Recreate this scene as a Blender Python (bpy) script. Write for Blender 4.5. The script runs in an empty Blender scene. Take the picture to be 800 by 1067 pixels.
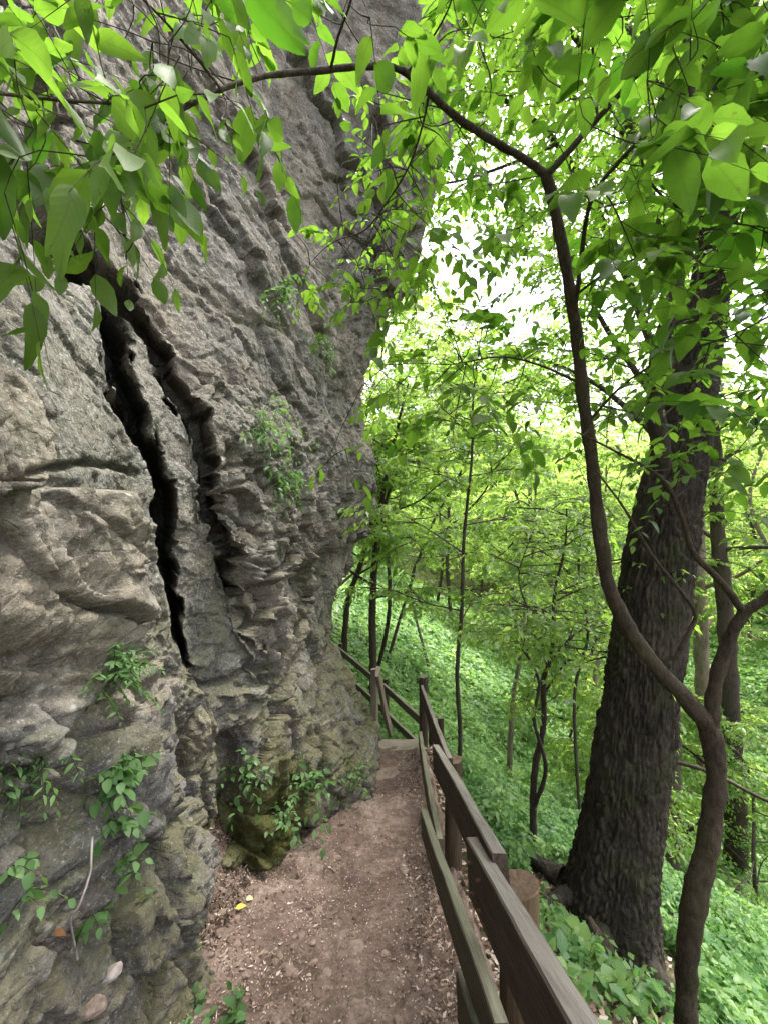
import bpy, math, random
import numpy as np
from mathutils import Vector, Matrix
from mathutils.bvhtree import BVHTree

random.seed(7)
RNG = np.random.default_rng(11)
scene = bpy.context.scene
COL = scene.collection
UP = np.array([0.0, 0.0, 1.0])

# ------------------------------------------------------------------ camera
FPX = 440.0                     # focal length in pixels of the 800 x 1067 photograph
EYE = np.array([0.0, 0.0, 1.65])
cd = bpy.data.cameras.new('camera')
cam = bpy.data.objects.new('camera', cd); COL.objects.link(cam)
cam.location = EYE
cam.rotation_euler = (math.radians(90), 0, 0)
cd.sensor_fit = 'VERTICAL'; cd.sensor_height = 24.0; cd.lens = 24.0 * FPX / 1067.0
cd.clip_start = 0.02; cd.clip_end = 600
scene.camera = cam

def W(px, py, d):
    """surveyed point: picture bearing + distance ahead -> metres"""
    return np.array([(px - 400) / FPX * d, d, EYE[2] - (py - 533.5) / FPX * d])

# ------------------------------------------------------------------ noise
_perm = np.random.default_rng(3).permutation(256)
_perm = np.concatenate([_perm, _perm, _perm]).astype(np.int64)
_g = np.random.default_rng(4).normal(size=(256, 3)); _g /= np.linalg.norm(_g, axis=1)[:, None]
_rp = np.random.default_rng(5).random((256, 3))

def _hash(i, j, k):
    return _perm[_perm[_perm[i & 255] + (j & 255)] + (k & 255)]

def perlin(P):
    P = np.asarray(P, float); I = np.floor(P).astype(np.int64); F = P - I
    U = F * F * F * (F * (F * 6 - 15) + 10)
    out = 0
    for a in (0, 1):
        wa = U[:, 0] if a else 1 - U[:, 0]
        for b in (0, 1):
            wb = U[:, 1] if b else 1 - U[:, 1]
            for c in (0, 1):
                wc = U[:, 2] if c else 1 - U[:, 2]
                g = _g[_hash(I[:, 0] + a, I[:, 1] + b, I[:, 2] + c)]
                out = out + wa * wb * wc * ((F - (a, b, c)) * g).sum(1)
    return out * 1.6

def fbm(P, octv=5, gain=.5, lac=2.03, ridged=False):
    P = np.asarray(P, float); s = 0; a = 1.0; t = 0
    for o in range(octv):
        n = perlin(P + 17.3 * o)
        if ridged: n = 1 - 2 * np.abs(n)
        s = s + a * n; t += a; a *= gain; P = P * lac
    return s / t

def worley(P):
    P = np.asarray(P, float); I = np.floor(P).astype(np.int64); F = P - I
    f1 = np.full(len(P), 9.0); f2 = np.full(len(P), 9.0); cid = np.zeros(len(P), np.int64)
    for a in (-1, 0, 1):
        for b in (-1, 0, 1):
            for c in (-1, 0, 1):
                h = _hash(I[:, 0] + a, I[:, 1] + b, I[:, 2] + c)
                d = np.sqrt(((_rp[h] + (a, b, c) - F) ** 2).sum(1))
                m = d < f1
                f2 = np.where(m, f1, np.minimum(f2, d)); cid = np.where(m, h, cid); f1 = np.where(m, d, f1)
    return f1, f2, cid

def facets(P, seed=0):
    """broken-rock relief: every cell is a randomly tilted plane; returns (height, edge)"""
    P = np.asarray(P, float) + seed * 5.7
    I = np.floor(P).astype(np.int64); F = P - I
    f1 = np.full(len(P), 9.0); f2 = np.full(len(P), 9.0); h0 = np.zeros(len(P))
    for a in (-1, 0, 1):
        for b in (-1, 0, 1):
            for c in (-1, 0, 1):
                h = _hash(I[:, 0] + a, I[:, 1] + b, I[:, 2] + c)
                o = F - _rp[h] - (a, b, c)
                d = np.sqrt((o ** 2).sum(1)); m = d < f1
                f2 = np.where(m, f1, np.minimum(f2, d))
                h0 = np.where(m, (o * _g[h]).sum(1) * 1.1 + (_rp[h][:, 1] - .5) * .8, h0); f1 = np.where(m, d, f1)
    return h0, f2 - f1

def sstep(a, b, x):
    t = np.clip((x - a) / (b - a), 0, 1); return t * t * (3 - 2 * t)

def norm(v):
    return v / np.maximum(np.linalg.norm(v, axis=-1, keepdims=True), 1e-9)

# ------------------------------------------------------------------ object helpers
def tag(o, label=None, cat=None, group=None, kind=None):
    if label: o['label'] = label
    if cat: o['category'] = cat
    if group: o['group'] = group
    if kind: o['kind'] = kind
    return o

def thing(name, label, cat, loc=(0, 0, 0), group=None):
    o = bpy.data.objects.new(name, None); COL.objects.link(o)
    o.empty_display_size = .1
    o.location = [float(v) for v in loc]
    return tag(o, label, cat, group)

def mesh_np(name, verts, faces, mats, parent=None, leaf=None, midx=None, smooth=True):
    """verts (N,3) world metres (made relative to parent), faces (F,k) or list of such arrays"""
    if not isinstance(faces, list): faces = [faces]
    faces = [np.asarray(f, np.int64) for f in faces if len(f)]
    verts = np.asarray(verts, float)
    if parent is not None:
        root = parent
        off = np.array(root.location)
        while root.parent is not None:
            root = root.parent; off = off + np.array(root.location)
        verts = verts - off
    me = bpy.data.meshes.new(name)
    me.vertices.add(len(verts)); me.vertices.foreach_set('co', verts.astype(np.float32).ravel())
    nl = sum(f.size for f in faces); nf = sum(len(f) for f in faces)
    me.loops.add(nl); me.loops.foreach_set('vertex_index', np.concatenate([f.ravel() for f in faces]).astype(np.int32))
    tot = np.concatenate([np.full(len(f), f.shape[1]) for f in faces])
    st = np.concatenate([[0], np.cumsum(tot)[:-1]])
    me.polygons.add(nf); me.polygons.foreach_set('loop_start', st.astype(np.int32)); me.polygons.foreach_set('loop_total', tot.astype(np.int32))
    me.polygons.foreach_set('use_smooth', np.full(nf, smooth))
    if midx is not None: me.polygons.foreach_set('material_index', np.asarray(midx).astype(np.int32))
    for m in (mats if isinstance(mats, (list, tuple)) else [mats]): me.materials.append(m)
    if leaf is not None:
        at = me.attributes.new('leaf', 'FLOAT_VECTOR', 'POINT'); at.data.foreach_set('vector', np.asarray(leaf, np.float32).ravel())
    me.update(calc_edges=True); me.validate()
    o = bpy.data.objects.new(name, me); COL.objects.link(o)
    if parent is not None: o.parent = parent
    return o

def grid_faces(nu, nv, wrap=False):
    i = np.arange(nu - 1)[:, None]; j = np.arange(nv if wrap else nv - 1)[None, :]
    j2 = (j + 1) % nv
    return np.stack([i * nv + j, (i + 1) * nv + j, (i + 1) * nv + j2, i * nv + j2], -1).reshape(-1, 4)

def catmull(P, n):
    """resample control points (k,m) to n points"""
    P = np.asarray(P, float); k = len(P)
    Q = np.vstack([2 * P[0] - P[1], P, 2 * P[-1] - P[-2]])
    t = np.linspace(0, k - 1, n); i = np.minimum(t.astype(int), k - 2); f = (t - i)[:, None]
    a, b, c, d = Q[i], Q[i + 1], Q[i + 2], Q[i + 3]
    return .5 * (2 * b + (c - a) * f + (2 * a - 5 * b + 4 * c - d) * f ** 2 + (3 * b - a - 3 * c + d) * f ** 3)

def tube(P, sides=8, bump=0.0, seed=0, cap=True):
    """P (n,4): x y z r -> verts, quad faces"""
    P = np.asarray(P, float); n = len(P)
    T = norm(np.gradient(P[:, :3], axis=0))
    ref = np.array([0.3, .9, .1]) if abs(T[0, 2]) > .6 else UP
    A = np.zeros((n, 3)); a = norm(np.cross(T[0], ref))
    for i in range(n):
        a = norm(a - T[i] * (a @ T[i])); A[i] = a
    B = np.cross(T, A)
    th = np.arange(sides) * 2 * np.pi / sides
    R = P[:, 3][:, None] * np.ones(sides)
    V = P[:, None, :3] + R[..., None] * (np.cos(th)[None, :, None] * A[:, None] + np.sin(th)[None, :, None] * B[:, None])
    if bump:
        dirn = (V - P[:, None, :3]).reshape(-1, 3)
        s = fbm(V.reshape(-1, 3) * (1.1 / max(P[:, 3].mean(), .004)) * .35 + seed, 3)
        V = (V.reshape(-1, 3) + dirn * (bump * s)[:, None]).reshape(n, sides, 3)
    F = grid_faces(n, sides, True)[:, ::-1]
    V = V.reshape(-1, 3)
    if cap:
        V = np.vstack([V, P[0, :3], P[-1, :3] + T[-1] * P[-1, 3] * .4])
        k = len(V) - 2; j = np.arange(sides); j2 = (j + 1) % sides
        c0 = np.stack([np.full(sides, k), j, j2, np.full(sides, k)], 1)
        e = (n - 1) * sides
        c1 = np.stack([np.full(sides, k + 1), e + j2, e + j, np.full(sides, k + 1)], 1)
        return V, F, np.vstack([c0[:, :3], c1[:, :3]])
    return V, F, np.zeros((0, 3), int)

class MB:
    """collects geometry for ONE mesh object"""
    def __init__(self): self.v = []; self.q = []; self.t = []; self.n = 0; self.l = []; self.mq = []; self.mt = []
    def add(self, V, Q=None, T=None, leaf=None, mat=0):
        self.v.append(V)
        if Q is not None and len(Q): self.q.append(np.asarray(Q) + self.n); self.mq.append(np.full(len(Q), mat))
        if T is not None and len(T): self.t.append(np.asarray(T) + self.n); self.mt.append(np.full(len(T), mat))
        self.l.append(leaf if leaf is not None else np.zeros((len(V), 3)) + (0, 0, .5)); self.n += len(V)
    def tube(self, P, sides=8, bump=0.0, seed=0, mat=0):
        V, Q, T = tube(P, sides, bump, seed); self.add(V, Q, T, mat=mat)
    def build(self, name, mats, parent=None, smooth=True):
        fs = []; mi = []
        if self.q: fs.append(np.vstack(self.q)); mi.append(np.concatenate(self.mq))
        if self.t: fs.append(np.vstack(self.t)); mi.append(np.concatenate(self.mt))
        return mesh_np(name, np.vstack(self.v), fs, mats, parent, np.vstack(self.l), np.concatenate(mi), smooth)

# ------------------------------------------------------------------ leaves
def leaf_template(rows, serr=0.0):
    if rows <= 2:
        uv = np.array([[0, 0], [.38, -.5], [.38, .5], [1, 0], [.42, 0]], float)
        return uv, np.array([[0, 4, 3, 1], [0, 2, 3, 4]])
    u = np.linspace(0, 1, rows)
    w = (u ** .6) * (1 - u) ** 1.08; w = .5 * w / w.max()
    w[1:-1:2] *= 1 + serr; w = np.maximum(w, .006)
    uv = np.zeros((rows, 3, 2)); uv[..., 0] = u[:, None]
    uv[:, 0, 1] = -w; uv[:, 2, 1] = w
    uv[1:-1, 0, 0] += .03; uv[1:-1, 2, 0] += .03
    return uv.reshape(-1, 2), grid_faces(rows, 3)
T_LO = leaf_template(2); T_MID = leaf_template(5); T_HI = leaf_template(9, .08)

def leaves(mb, base, t, n, L, Wd, tmpl, fold=.25, droop=.25, rng=RNG, mat=0, tint=None):
    uv, F = tmpl; N = len(base); K = len(uv)
    t = norm(t); n = norm(n - t * (n * t).sum(1)[:, None]); b = np.cross(n, t)
    u = uv[:, 0][None, :]; v = uv[:, 1][None, :]
    dr = (droop * (.4 + 1.2 * rng.random(N)))[:, None]; fo = (fold * (.2 + 1.4 * rng.random(N)))[:, None]
    tw = (rng.normal(size=N) * .35)[:, None]
    wav = (rng.random(N) * 6.28)[:, None]
    h = -dr * L[:, None] * u ** 2 + fo * np.abs(v) * Wd[:, None] + tw * v * u * Wd[:, None] + .05 * Wd[:, None] * np.sin(u * 9 + wav) * np.sign(v)
    V = base[:, None] + t[:, None] * (u * L[:, None])[..., None] + b[:, None] * (v * Wd[:, None])[..., None] + n[:, None] * h[..., None]
    r = rng.random(N) if tint is None else np.clip(tint, 0, 1)
    lf = np.stack([np.broadcast_to(u, (N, K)), np.broadcast_to(v, (N, K)), np.broadcast_to(r[:, None], (N, K))], -1)
    Fa = (F[None] + (np.arange(N) * K)[:, None, None]).reshape(-1, F.shape[1])
    mb.add(V.reshape(-1, 3), Fa, None, lf.reshape(-1, 3), mat)

def sprays(mb, A, D, length, K, L, tmpl, rng, wr=.5, droop=.3, ldroop=.25, tilt=.35, ang=55, twig=.0022, mat_leaf=0, mat_twig=1, fold=.25, tintc=None):
    """M twigs with K alternate leaves each, layered roughly level like a woodland spray"""
    A = np.asarray(A, float); M = len(A); D = norm(np.asarray(D, float)); length = np.broadcast_to(length, (M,)); L = np.broadcast_to(L, (M,))
    tk = (np.arange(K) + .7) / K
    def at(t):
        return A[:, None] + D[:, None] * (length[:, None] * t)[..., None] - UP * (droop * length[:, None] * t ** 2)[..., None]
    pos = at(np.broadcast_to(tk, (M, K)))
    tang = norm(D[:, None] - UP * (2 * droop * tk)[None, :, None] + 0 * pos)
    side = norm(np.cross(tang, UP + .001) + rng.normal(size=(M, 1, 3)) * .15)
    sg = np.where((np.arange(K) + rng.integers(0, 2, M)[:, None]) % 2, 1.0, -1.0)
    a = np.radians(ang) * np.where(np.arange(K) == K - 1, .15, 1)[None] * (1 + .25 * rng.normal(size=(M, K)))
    t = tang * np.cos(a)[..., None] + side * (sg * np.sin(a))[..., None] + rng.normal(size=(M, K, 3)) * .16 - UP * ldroop
    n = UP + rng.normal(size=(M, K, 3)) * tilt
    Lk = (L[:, None] * (.6 + .55 * rng.random((M, K)))) * np.clip(.75 + .5 * np.sin(tk * 3.1), .6, 1.3)[None]
    tint = None
    if tintc is not None: tint = (np.broadcast_to(tintc, (M,))[:, None] + rng.normal(size=(M, K)) * .17).reshape(-1)
    leaves(mb, pos.reshape(-1, 3), t.reshape(-1, 3), n.reshape(-1, 3), Lk.reshape(-1), Lk.reshape(-1) * wr * (.85 + .3 * rng.random(M * K)), tmpl, fold, .25, rng, mat_leaf, tint)
    if twig:
        ts = np.linspace(0, 1, 4); pp = at(np.broadcast_to(ts, (M, 4)))
        s2 = np.broadcast_to(side[:, :1], (M, 4, 3)); b2 = norm(np.cross(np.broadcast_to(D[:, None], (M, 4, 3)), s2))
        th = np.arange(3) * 2.094
        rr = (twig * np.array([1, .8, .6, .3]))[None, :, None, None]
        V = pp[:, :, None] + rr * (np.cos(th)[None, None, :, None] * s2[:, :, None] + np.sin(th)[None, None, :, None] * b2[:, :, None])
        F = grid_faces(4, 3, True); Fa = (F[None] + (np.arange(M) * 12)[:, None, None]).reshape(-1, 4)
        mb.add(V.reshape(-1, 3), Fa, None, None, mat_twig)

# ------------------------------------------------------------------ materials
def new_mat(name):
    m = bpy.data.materials.new(name); m.use_nodes = True
    nt = m.node_tree; nt.nodes.clear()
    out = nt.nodes.new('ShaderNodeOutputMaterial')
    return m, nt, out

class NT:
    def __init__(self, nt): self.nt = nt
    def n(self, typ, **kw):
        nd = self.nt.nodes.new(typ)
        for k, v in kw.items():
            if k.startswith('i_'): nd.inputs[int(k[2:]) if k[2:].isdigit() else k[2:].replace('_', ' ')].default_value = v
            else: setattr(nd, k, v)
        return nd
    def l(self, a, b): self.nt.links.new(a, b)
    def coord(self, kind='Object', scale=(1, 1, 1), rot=(0, 0, 0)):
        tc = self.n('ShaderNodeTexCoord'); mp = self.n('ShaderNodeMapping')
        mp.inputs['Scale'].default_value = scale; mp.inputs['Rotation'].default_value = rot
        self.l(tc.outputs[kind], mp.inputs['Vector']); return mp.outputs[0]
    def noise(self, vec, scale, detail=6, rough=.6, dist=0.0):
        nd = self.n('ShaderNodeTexNoise'); nd.inputs['Scale'].default_value = scale; nd.inputs['Detail'].default_value = detail
        nd.inputs['Roughness'].default_value = rough; nd.inputs['Distortion'].default_value = dist
        if vec is not None: self.l(vec, nd.inputs['Vector'])
        return nd.outputs['Fac']
    def voro(self, vec, scale, feature='F1', out='Distance'):
        nd = self.n('ShaderNodeTexVoronoi'); nd.feature = feature; nd.inputs['Scale'].default_value = scale
        self.l(vec, nd.inputs['Vector']); return nd.outputs[out]
    def ramp(self, fac, stops):
        nd = self.n('ShaderNodeValToRGB'); cr = nd.color_ramp
        while len(cr.elements) < len(stops): cr.elements.new(.5)
        for e, (p, c) in zip(cr.elements, stops):
            e.position = p; e.color = (*(c if isinstance(c, (tuple, list)) else (c, c, c)), 1)
        self.l(fac, nd.inputs[0]); return nd.outputs[0]
    def mix(self, fac, a, b, blend='MIX'):
        nd = self.n('ShaderNodeMix'); nd.data_type = 'RGBA'; nd.blend_type = blend
        if isinstance(fac, (int, float)): nd.inputs[0].default_value = fac
        else: self.l(fac, nd.inputs[0])
        for s, x in ((6, a), (7, b)):
            if isinstance(x, (tuple, list)): nd.inputs[s].default_value = (*x, 1)
            else: self.l(x, nd.inputs[s])
        return nd.outputs[2]
    def math(self, op, a, b=None):
        nd = self.n('ShaderNodeMath'); nd.operation = op
        for s, x in ((0, a), (1, b)):
            if x is None: continue
            if isinstance(x, (int, float)): nd.inputs[s].default_value = x
            else: self.l(x, nd.inputs[s])
        return nd.outputs[0]
    def bump(self, h, strength=.5, dist=.02, prev=None):
        nd = self.n('ShaderNodeBump'); nd.inputs['Strength'].default_value = strength; nd.inputs['Distance'].default_value = dist
        self.l(h, nd.inputs['Height'])
        if prev is not None: self.l(prev, nd.inputs['Normal'])
        return nd.outputs[0]
    def bsdf(self, color, rough=.85, spec=.25, normal=None):
        p = self.n('ShaderNodeBsdfPrincipled')
        if isinstance(color, (tuple, list)): p.inputs['Base Color'].default_value = (*color, 1)
        else: self.l(color, p.inputs['Base Color'])
        if isinstance(rough, (int, float)): p.inputs['Roughness'].default_value = rough
        else: self.l(rough, p.inputs['Roughness'])
        p.inputs['Specular IOR Level'].default_value = spec
        if normal is not None: self.l(normal, p.inputs['Normal'])
        return p.outputs[0]

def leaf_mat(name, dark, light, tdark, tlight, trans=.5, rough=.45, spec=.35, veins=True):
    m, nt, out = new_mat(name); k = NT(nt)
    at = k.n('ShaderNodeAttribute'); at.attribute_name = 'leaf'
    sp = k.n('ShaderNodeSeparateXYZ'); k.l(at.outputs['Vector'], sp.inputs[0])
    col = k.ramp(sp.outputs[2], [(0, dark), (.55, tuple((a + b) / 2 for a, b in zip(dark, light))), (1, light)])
    tcol = k.ramp(sp.outputs[2], [(0, tdark), (1, tlight)])
    nrm = None
    if veins:
        av = k.math('ABSOLUTE', sp.outputs[1])
        ph = k.math('SUBTRACT', k.math('MULTIPLY', sp.outputs[0], 1.0), k.math('MULTIPLY', av, .55))
        sv = k.math('SINE', k.math('MULTIPLY', ph, 50.0))
        vein = k.ramp(sv, [(.86, 0.0), (.99, .5)])
        mid = k.ramp(av, [(.012, 1.0), (.035, 0.0)])
        vm = k.math('MAXIMUM', vein, mid)
        blotch = k.noise(k.coord('Object'), 26, 3)
        tcol = k.mix(k.math('MULTIPLY', vm, .6), tcol, k.mix(.5, tcol, (.02, .05, .004)))
        edge = k.ramp(k.noise(k.coord('Object'), 55, 3), [(.68, 0.0), (.72, 1.0)])
        tcol = k.mix(k.math('MULTIPLY', edge, .55), tcol, (.10, .055, .01)); col = k.mix(k.math('MULTIPLY', edge, .5), col, (.09, .05, .015))
        tcol = k.mix(.35, tcol, k.mix(k.ramp(blotch, [(.35, 0.0), (.65, 1.0)]), k.mix(.5, tcol, (.02, .06, .0)), tcol))
        col = k.mix(k.math('MULTIPLY', vm, .3), col, (.16, .22, .06))
        nrm = k.bump(sv, .08, .001)
    p = k.bsdf(col, rough, spec, nrm)
    tr = k.n('ShaderNodeBsdfTranslucent'); k.l(tcol, tr.inputs['Color'])
    if nrm is not None: k.l(nrm, tr.inputs['Normal'])
    mx = k.n('ShaderNodeMixShader'); mx.inputs[0].default_value = trans
    k.l(p, mx.inputs[1]); k.l(tr.outputs[0], mx.inputs[2]); k.l(mx.outputs[0], out.inputs[0])
    return m

def bark_mat(name, c1, c2, scale=8, bump=.6, dist=.02, stretch=.22, moss=0.0):
    m, nt, out = new_mat(name); k = NT(nt)
    v = k.coord('Object', (1, 1, stretch)); v2 = k.coord('Object')
    n1 = k.noise(v, scale * 2.2, 8, .65, .6); n2 = k.noise(v2, 2.2, 4)
    col = k.ramp(n1, [(.3, c1), (.7, c2)])
    col = k.mix(k.ramp(n2, [(.4, 0.0), (.75, .5)]), col, tuple(min(1, x * 1.5) for x in c2))
    if moss:
        col = k.mix(k.math('MULTIPLY', k.ramp(k.noise(v2, 3.5, 6), [(.5, 0.0), (.7, 1.0)]), moss), col, (.05, .065, .02))
    nr = k.bump(n1, bump, dist)
    k.l(k.bsdf(col, .9, .15, nr), out.inputs[0]); return m

def wood_mat(name, c_dark, c_light, top, grain=1.0):
    """weathered board: grain runs along local x, faces that look at the sky have silvered"""
    m, nt, out = new_mat(name); k = NT(nt)
    v = k.coord('Object', (1.6, 26, 26)); v2 = k.coord('Object')
    g = k.noise(v, 2.2, 8, .7, .8); b = k.noise(v2, 3.0, 5)
    col = k.ramp(g, [(.28, c_dark), (.72, c_light)])
    geo = k.n('ShaderNodeNewGeometry'); sp = k.n('ShaderNodeSeparateXYZ'); k.l(geo.outputs['True Normal'], sp.inputs[0])
    upf = k.ramp(sp.outputs[2], [(.55, 0.0), (.85, 1.0)])
    tcol = k.mix(k.ramp(g, [(.3, 0.0), (.65, 1.0)]), tuple(x * .45 for x in top), top)
    st = k.noise(k.coord('Object', (1.0, 55, 55)), 3.0, 5, .6, .3)
    col = k.mix(k.math('MULTIPLY', k.ramp(st, [(.55, 0.0), (.7, 1.0)]), .4), col, tuple(x * .7 for x in top))
    col = k.mix(k.math('MULTIPLY', k.ramp(st, [(.3, 1.0), (.38, 0.0)]), .7), col, (.008, .006, .005))
    col = k.mix(k.math('MULTIPLY', upf, .85), col, tcol)
    col = k.mix(k.math('MULTIPLY', k.ramp(b, [(.55, 0.0), (.75, 1.0)]), .35), col, (.05, .055, .03))
    nr = k.bump(g, .55 * grain, .006)
    k.l(k.bsdf(col, .8, .2, nr), out.inputs[0]); return m

def rock_mat():
    m, nt, out = new_mat('limestone'); k = NT(nt)
    v = k.coord('Object'); vs = k.coord('Object', (1, 1, .28), (0, .25, 0)); vb = k.coord('Object', (1.0, .55, 1.7), (.25, 0, 0))
    big = k.noise(v, .9, 6, .6, .4); med = k.noise(v, 4.5, 8, .68, .5); fine = k.noise(v, 34, 8, .7)
    pit = k.voro(v, 26); streak = k.noise(vs, 3.2, 7, .62, .6)
    col = k.ramp(med, [(.25, (.046, .042, .038)), (.45, (.118, .112, .106)), (.62, (.2, .19, .178)), (.8, (.36, .342, .32))])
    zat = k.n('ShaderNodeAttribute'); zat.attribute_name = 'leaf'; zsp = k.n('ShaderNodeSeparateXYZ'); k.l(zat.outputs['Vector'], zsp.inputs[0])
    warm = k.ramp(k.noise(vb, 1.7, 6, .6, .5), [(.45, 0.0), (.66, 1.0)])
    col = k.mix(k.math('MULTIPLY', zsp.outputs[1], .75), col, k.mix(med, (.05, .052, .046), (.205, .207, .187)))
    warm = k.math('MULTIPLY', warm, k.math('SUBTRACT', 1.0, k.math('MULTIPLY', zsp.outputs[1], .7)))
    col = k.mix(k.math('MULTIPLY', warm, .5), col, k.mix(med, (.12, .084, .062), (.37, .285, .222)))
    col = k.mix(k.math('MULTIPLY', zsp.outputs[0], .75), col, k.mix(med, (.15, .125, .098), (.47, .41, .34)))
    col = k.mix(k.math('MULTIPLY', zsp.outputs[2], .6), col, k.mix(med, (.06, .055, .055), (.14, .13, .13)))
    col = k.mix(k.math('MULTIPLY', k.ramp(streak, [(.5, 0.0), (.66, 1.0)]), .5), col, (.07, .067, .063))
    col = k.mix(k.math('MULTIPLY', k.ramp(fine, [(.56, 0.0), (.72, 1.0)]), .45), col, (.52, .5, .46))
    col = k.mix(k.math('MULTIPLY', k.ramp(fine, [(.28, 1.0), (.42, 0.0)]), .55), col, (.055, .05, .046))
    lich = k.math('MULTIPLY', k.ramp(k.voro(v, 15), [(.12, 1.0), (.22, 0.0)]), k.ramp(k.noise(v, 2.1, 4), [(.52, 0.0), (.62, 1.0)]))
    col = k.mix(k.math('MULTIPLY', lich, .6), col, (.5, .52, .48))
    damp = k.math('MULTIPLY', k.ramp(k.noise(k.coord('Object', (1, 1, .7)), 1.9, 8, .66, .7), [(.5, 0.0), (.62, 1.0)]), .55)
    col = k.mix(damp, col, k.mix(fine, (.03, .027, .02), (.13, .115, .09)))
    crk = k.voro(k.coord('Object', (1, .8, 1.5), (.35, 0, 0)), 7.5, 'DISTANCE_TO_EDGE')
    crk2 = k.voro(k.coord('Object', (1, .9, 1.3), (-.6, 0, .2)), 19, 'DISTANCE_TO_EDGE')
    cm = k.math('MULTIPLY', k.ramp(crk, [(.0, 1.0), (.02, 0.0)]), k.ramp(k.noise(v, 2.7, 4), [(.55, 0.0), (.68, .8)]))
    col = k.mix(k.math('MULTIPLY', cm, .6), col, (.06, .052, .046))
    spk = k.noise(v, 75, 6, .75)  # pale and dark specks paint crisp micro-shadow into the rock colour
    col = k.mix(k.math('MULTIPLY', k.ramp(spk, [(.56, 0.0), (.66, 1.0)]), .55), col, (.58, .55, .5))
    col = k.mix(k.math('MULTIPLY', k.ramp(spk, [(.33, 1.0), (.44, 0.0)]), .65), col, (.035, .032, .029))
    # moss and algae, thick on damp ledges near the foot of the wall
    geo = k.n('ShaderNodeNewGeometry'); sn = k.n('ShaderNodeSeparateXYZ'); k.l(geo.outputs['Normal'], sn.inputs[0])
    spz = k.n('ShaderNodeSeparateXYZ'); k.l(geo.outputs['Position'], spz.inputs[0])
    low = k.ramp(k.math('MULTIPLY', k.math('ADD', spz.outputs[2], 2.0), .25), [(.0, .9), (.45, .65), (.72, .4), (.95, .16)])
    mn = k.ramp(k.math('ADD', k.noise(v, 2.6, 7, .65), k.math('MULTIPLY', sn.outputs[2], .16)), [(.47, 0.0), (.62, 1.0)])
    mcol = k.mix(k.noise(v, 30, 5), (.045, .047, .018), (.19, .18, .085))
    col = k.mix(k.math('MULTIPLY', mn, low), col, mcol)
    vd = k.n('ShaderNodeVectorMath'); vd.operation = 'DISTANCE'; k.l(geo.outputs['Position'], vd.inputs[0]); vd.inputs[1].default_value = (-.95, 3.3, -.74)
    patch = k.ramp(k.math('ADD', vd.outputs['Value'], k.math('MULTIPLY', k.noise(v, 7, 6), .5)), [(.5, .9), (.85, 0.0)])
    col = k.mix(patch, col, k.mix(k.noise(v, 40, 4), (.02, .024, .005), (.10, .098, .025)))
    h = k.math('ADD', k.math('MULTIPLY', fine, .5), k.math('MULTIPLY', pit, .45))
    wv = k.n('ShaderNodeVectorMath'); wv.operation = 'ADD'; k.l(k.coord('Object', (1, .8, 1.3), (.5, .2, 0)), wv.inputs[0])
    wn = k.n('ShaderNodeTexNoise'); wn.inputs['Scale'].default_value = 9; wn.inputs['Detail'].default_value = 3; k.l(v, wn.inputs['Vector'])
    wm = k.n('ShaderNodeVectorMath'); wm.operation = 'SCALE'; k.l(wn.outputs['Color'], wm.inputs[0]); wm.inputs['Scale'].default_value = .09; k.l(wm.outputs[0], wv.inputs[1])
    def chips(sc):
        nd = k.n('ShaderNodeTexVoronoi'); nd.inputs['Scale'].default_value = sc; k.l(wv.outputs[0], nd.inputs['Vector'])
        sx = k.n('ShaderNodeSeparateXYZ'); k.l(nd.outputs['Color'], sx.inputs[0]); return sx.outputs[0]
    c1, c2 = chips(17), chips(43)
    nr = k.bump(k.noise(v, 11, 9, .75, .3), .6, .035)
    nr = k.bump(k.math('ADD', c1, k.math('MULTIPLY', c2, .5)), .4, .012, nr)
    nr = k.bump(k.math('ADD', k.math('MULTIPLY', k.ramp(crk, [(0, 0.0), (.05, 1.0)]), k.ramp(k.noise(v, 2.7, 4), [(.45, .15), (.62, 1.0)])), k.ramp(crk2, [(0, 0.0), (.07, .25)])), .4, .02, nr)
    nr = k.bump(h, .9, .022, nr)
    k.l(k.bsdf(col, .92, .15, nr), out.inputs[0]); return m

def dirt_mat(name, c1, c2, c3, leafy=0.0):
    m, nt, out = new_mat(name); k = NT(nt)
    v = k.coord('Object')
    a = k.noise(v, 2.2, 7, .62, .3); b = k.noise(v, 19, 8, .7); c = k.noise(v, 90, 4, .6)
    col = k.ramp(k.math('ADD', k.math('MULTIPLY', a, .62), k.math('MULTIPLY', b, .38)), [(.36, c1), (.52, c2), (.66, c3)])
    peb = k.ramp(k.voro(v, 60), [(.1, 1.0), (.2, 0.0)])
    sel = k.ramp(k.noise(v, 8, 4), [(.52, 0.0), (.62, 1.0)])
    col = k.mix(k.math('MULTIPLY', k.math('MULTIPLY', peb, sel), .55), col, (.42, .36, .31))
    col = k.mix(k.math('MULTIPLY', k.ramp(c, [(.3, 1.0), (.45, 0.0)]), .5), col, (.045, .032, .025))
    if leafy: col = k.mix(k.math('MULTIPLY', k.ramp(k.noise(v, 6, 6), [(.4, 0.0), (.6, 1.0)]), leafy), col, (.035, .05, .015))
    nr = k.bump(k.math('ADD', b, k.math('MULTIPLY', c, .5)), .8, .018)
    k.l(k.bsdf(col, .95, .12, nr), out.inputs[0]); return m

def plain_mat(name, c1, c2, scale=20, rough=.8, bump=.4):
    m, nt, out = new_mat(name); k = NT(nt); v = k.coord('Object')
    n = k.noise(v, scale, 7, .65)
    k.l(k.bsdf(k.ramp(n, [(.3, c1), (.7, c2)]), rough, .2, k.bump(n, bump, .01)), out.inputs[0]); return m

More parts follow.
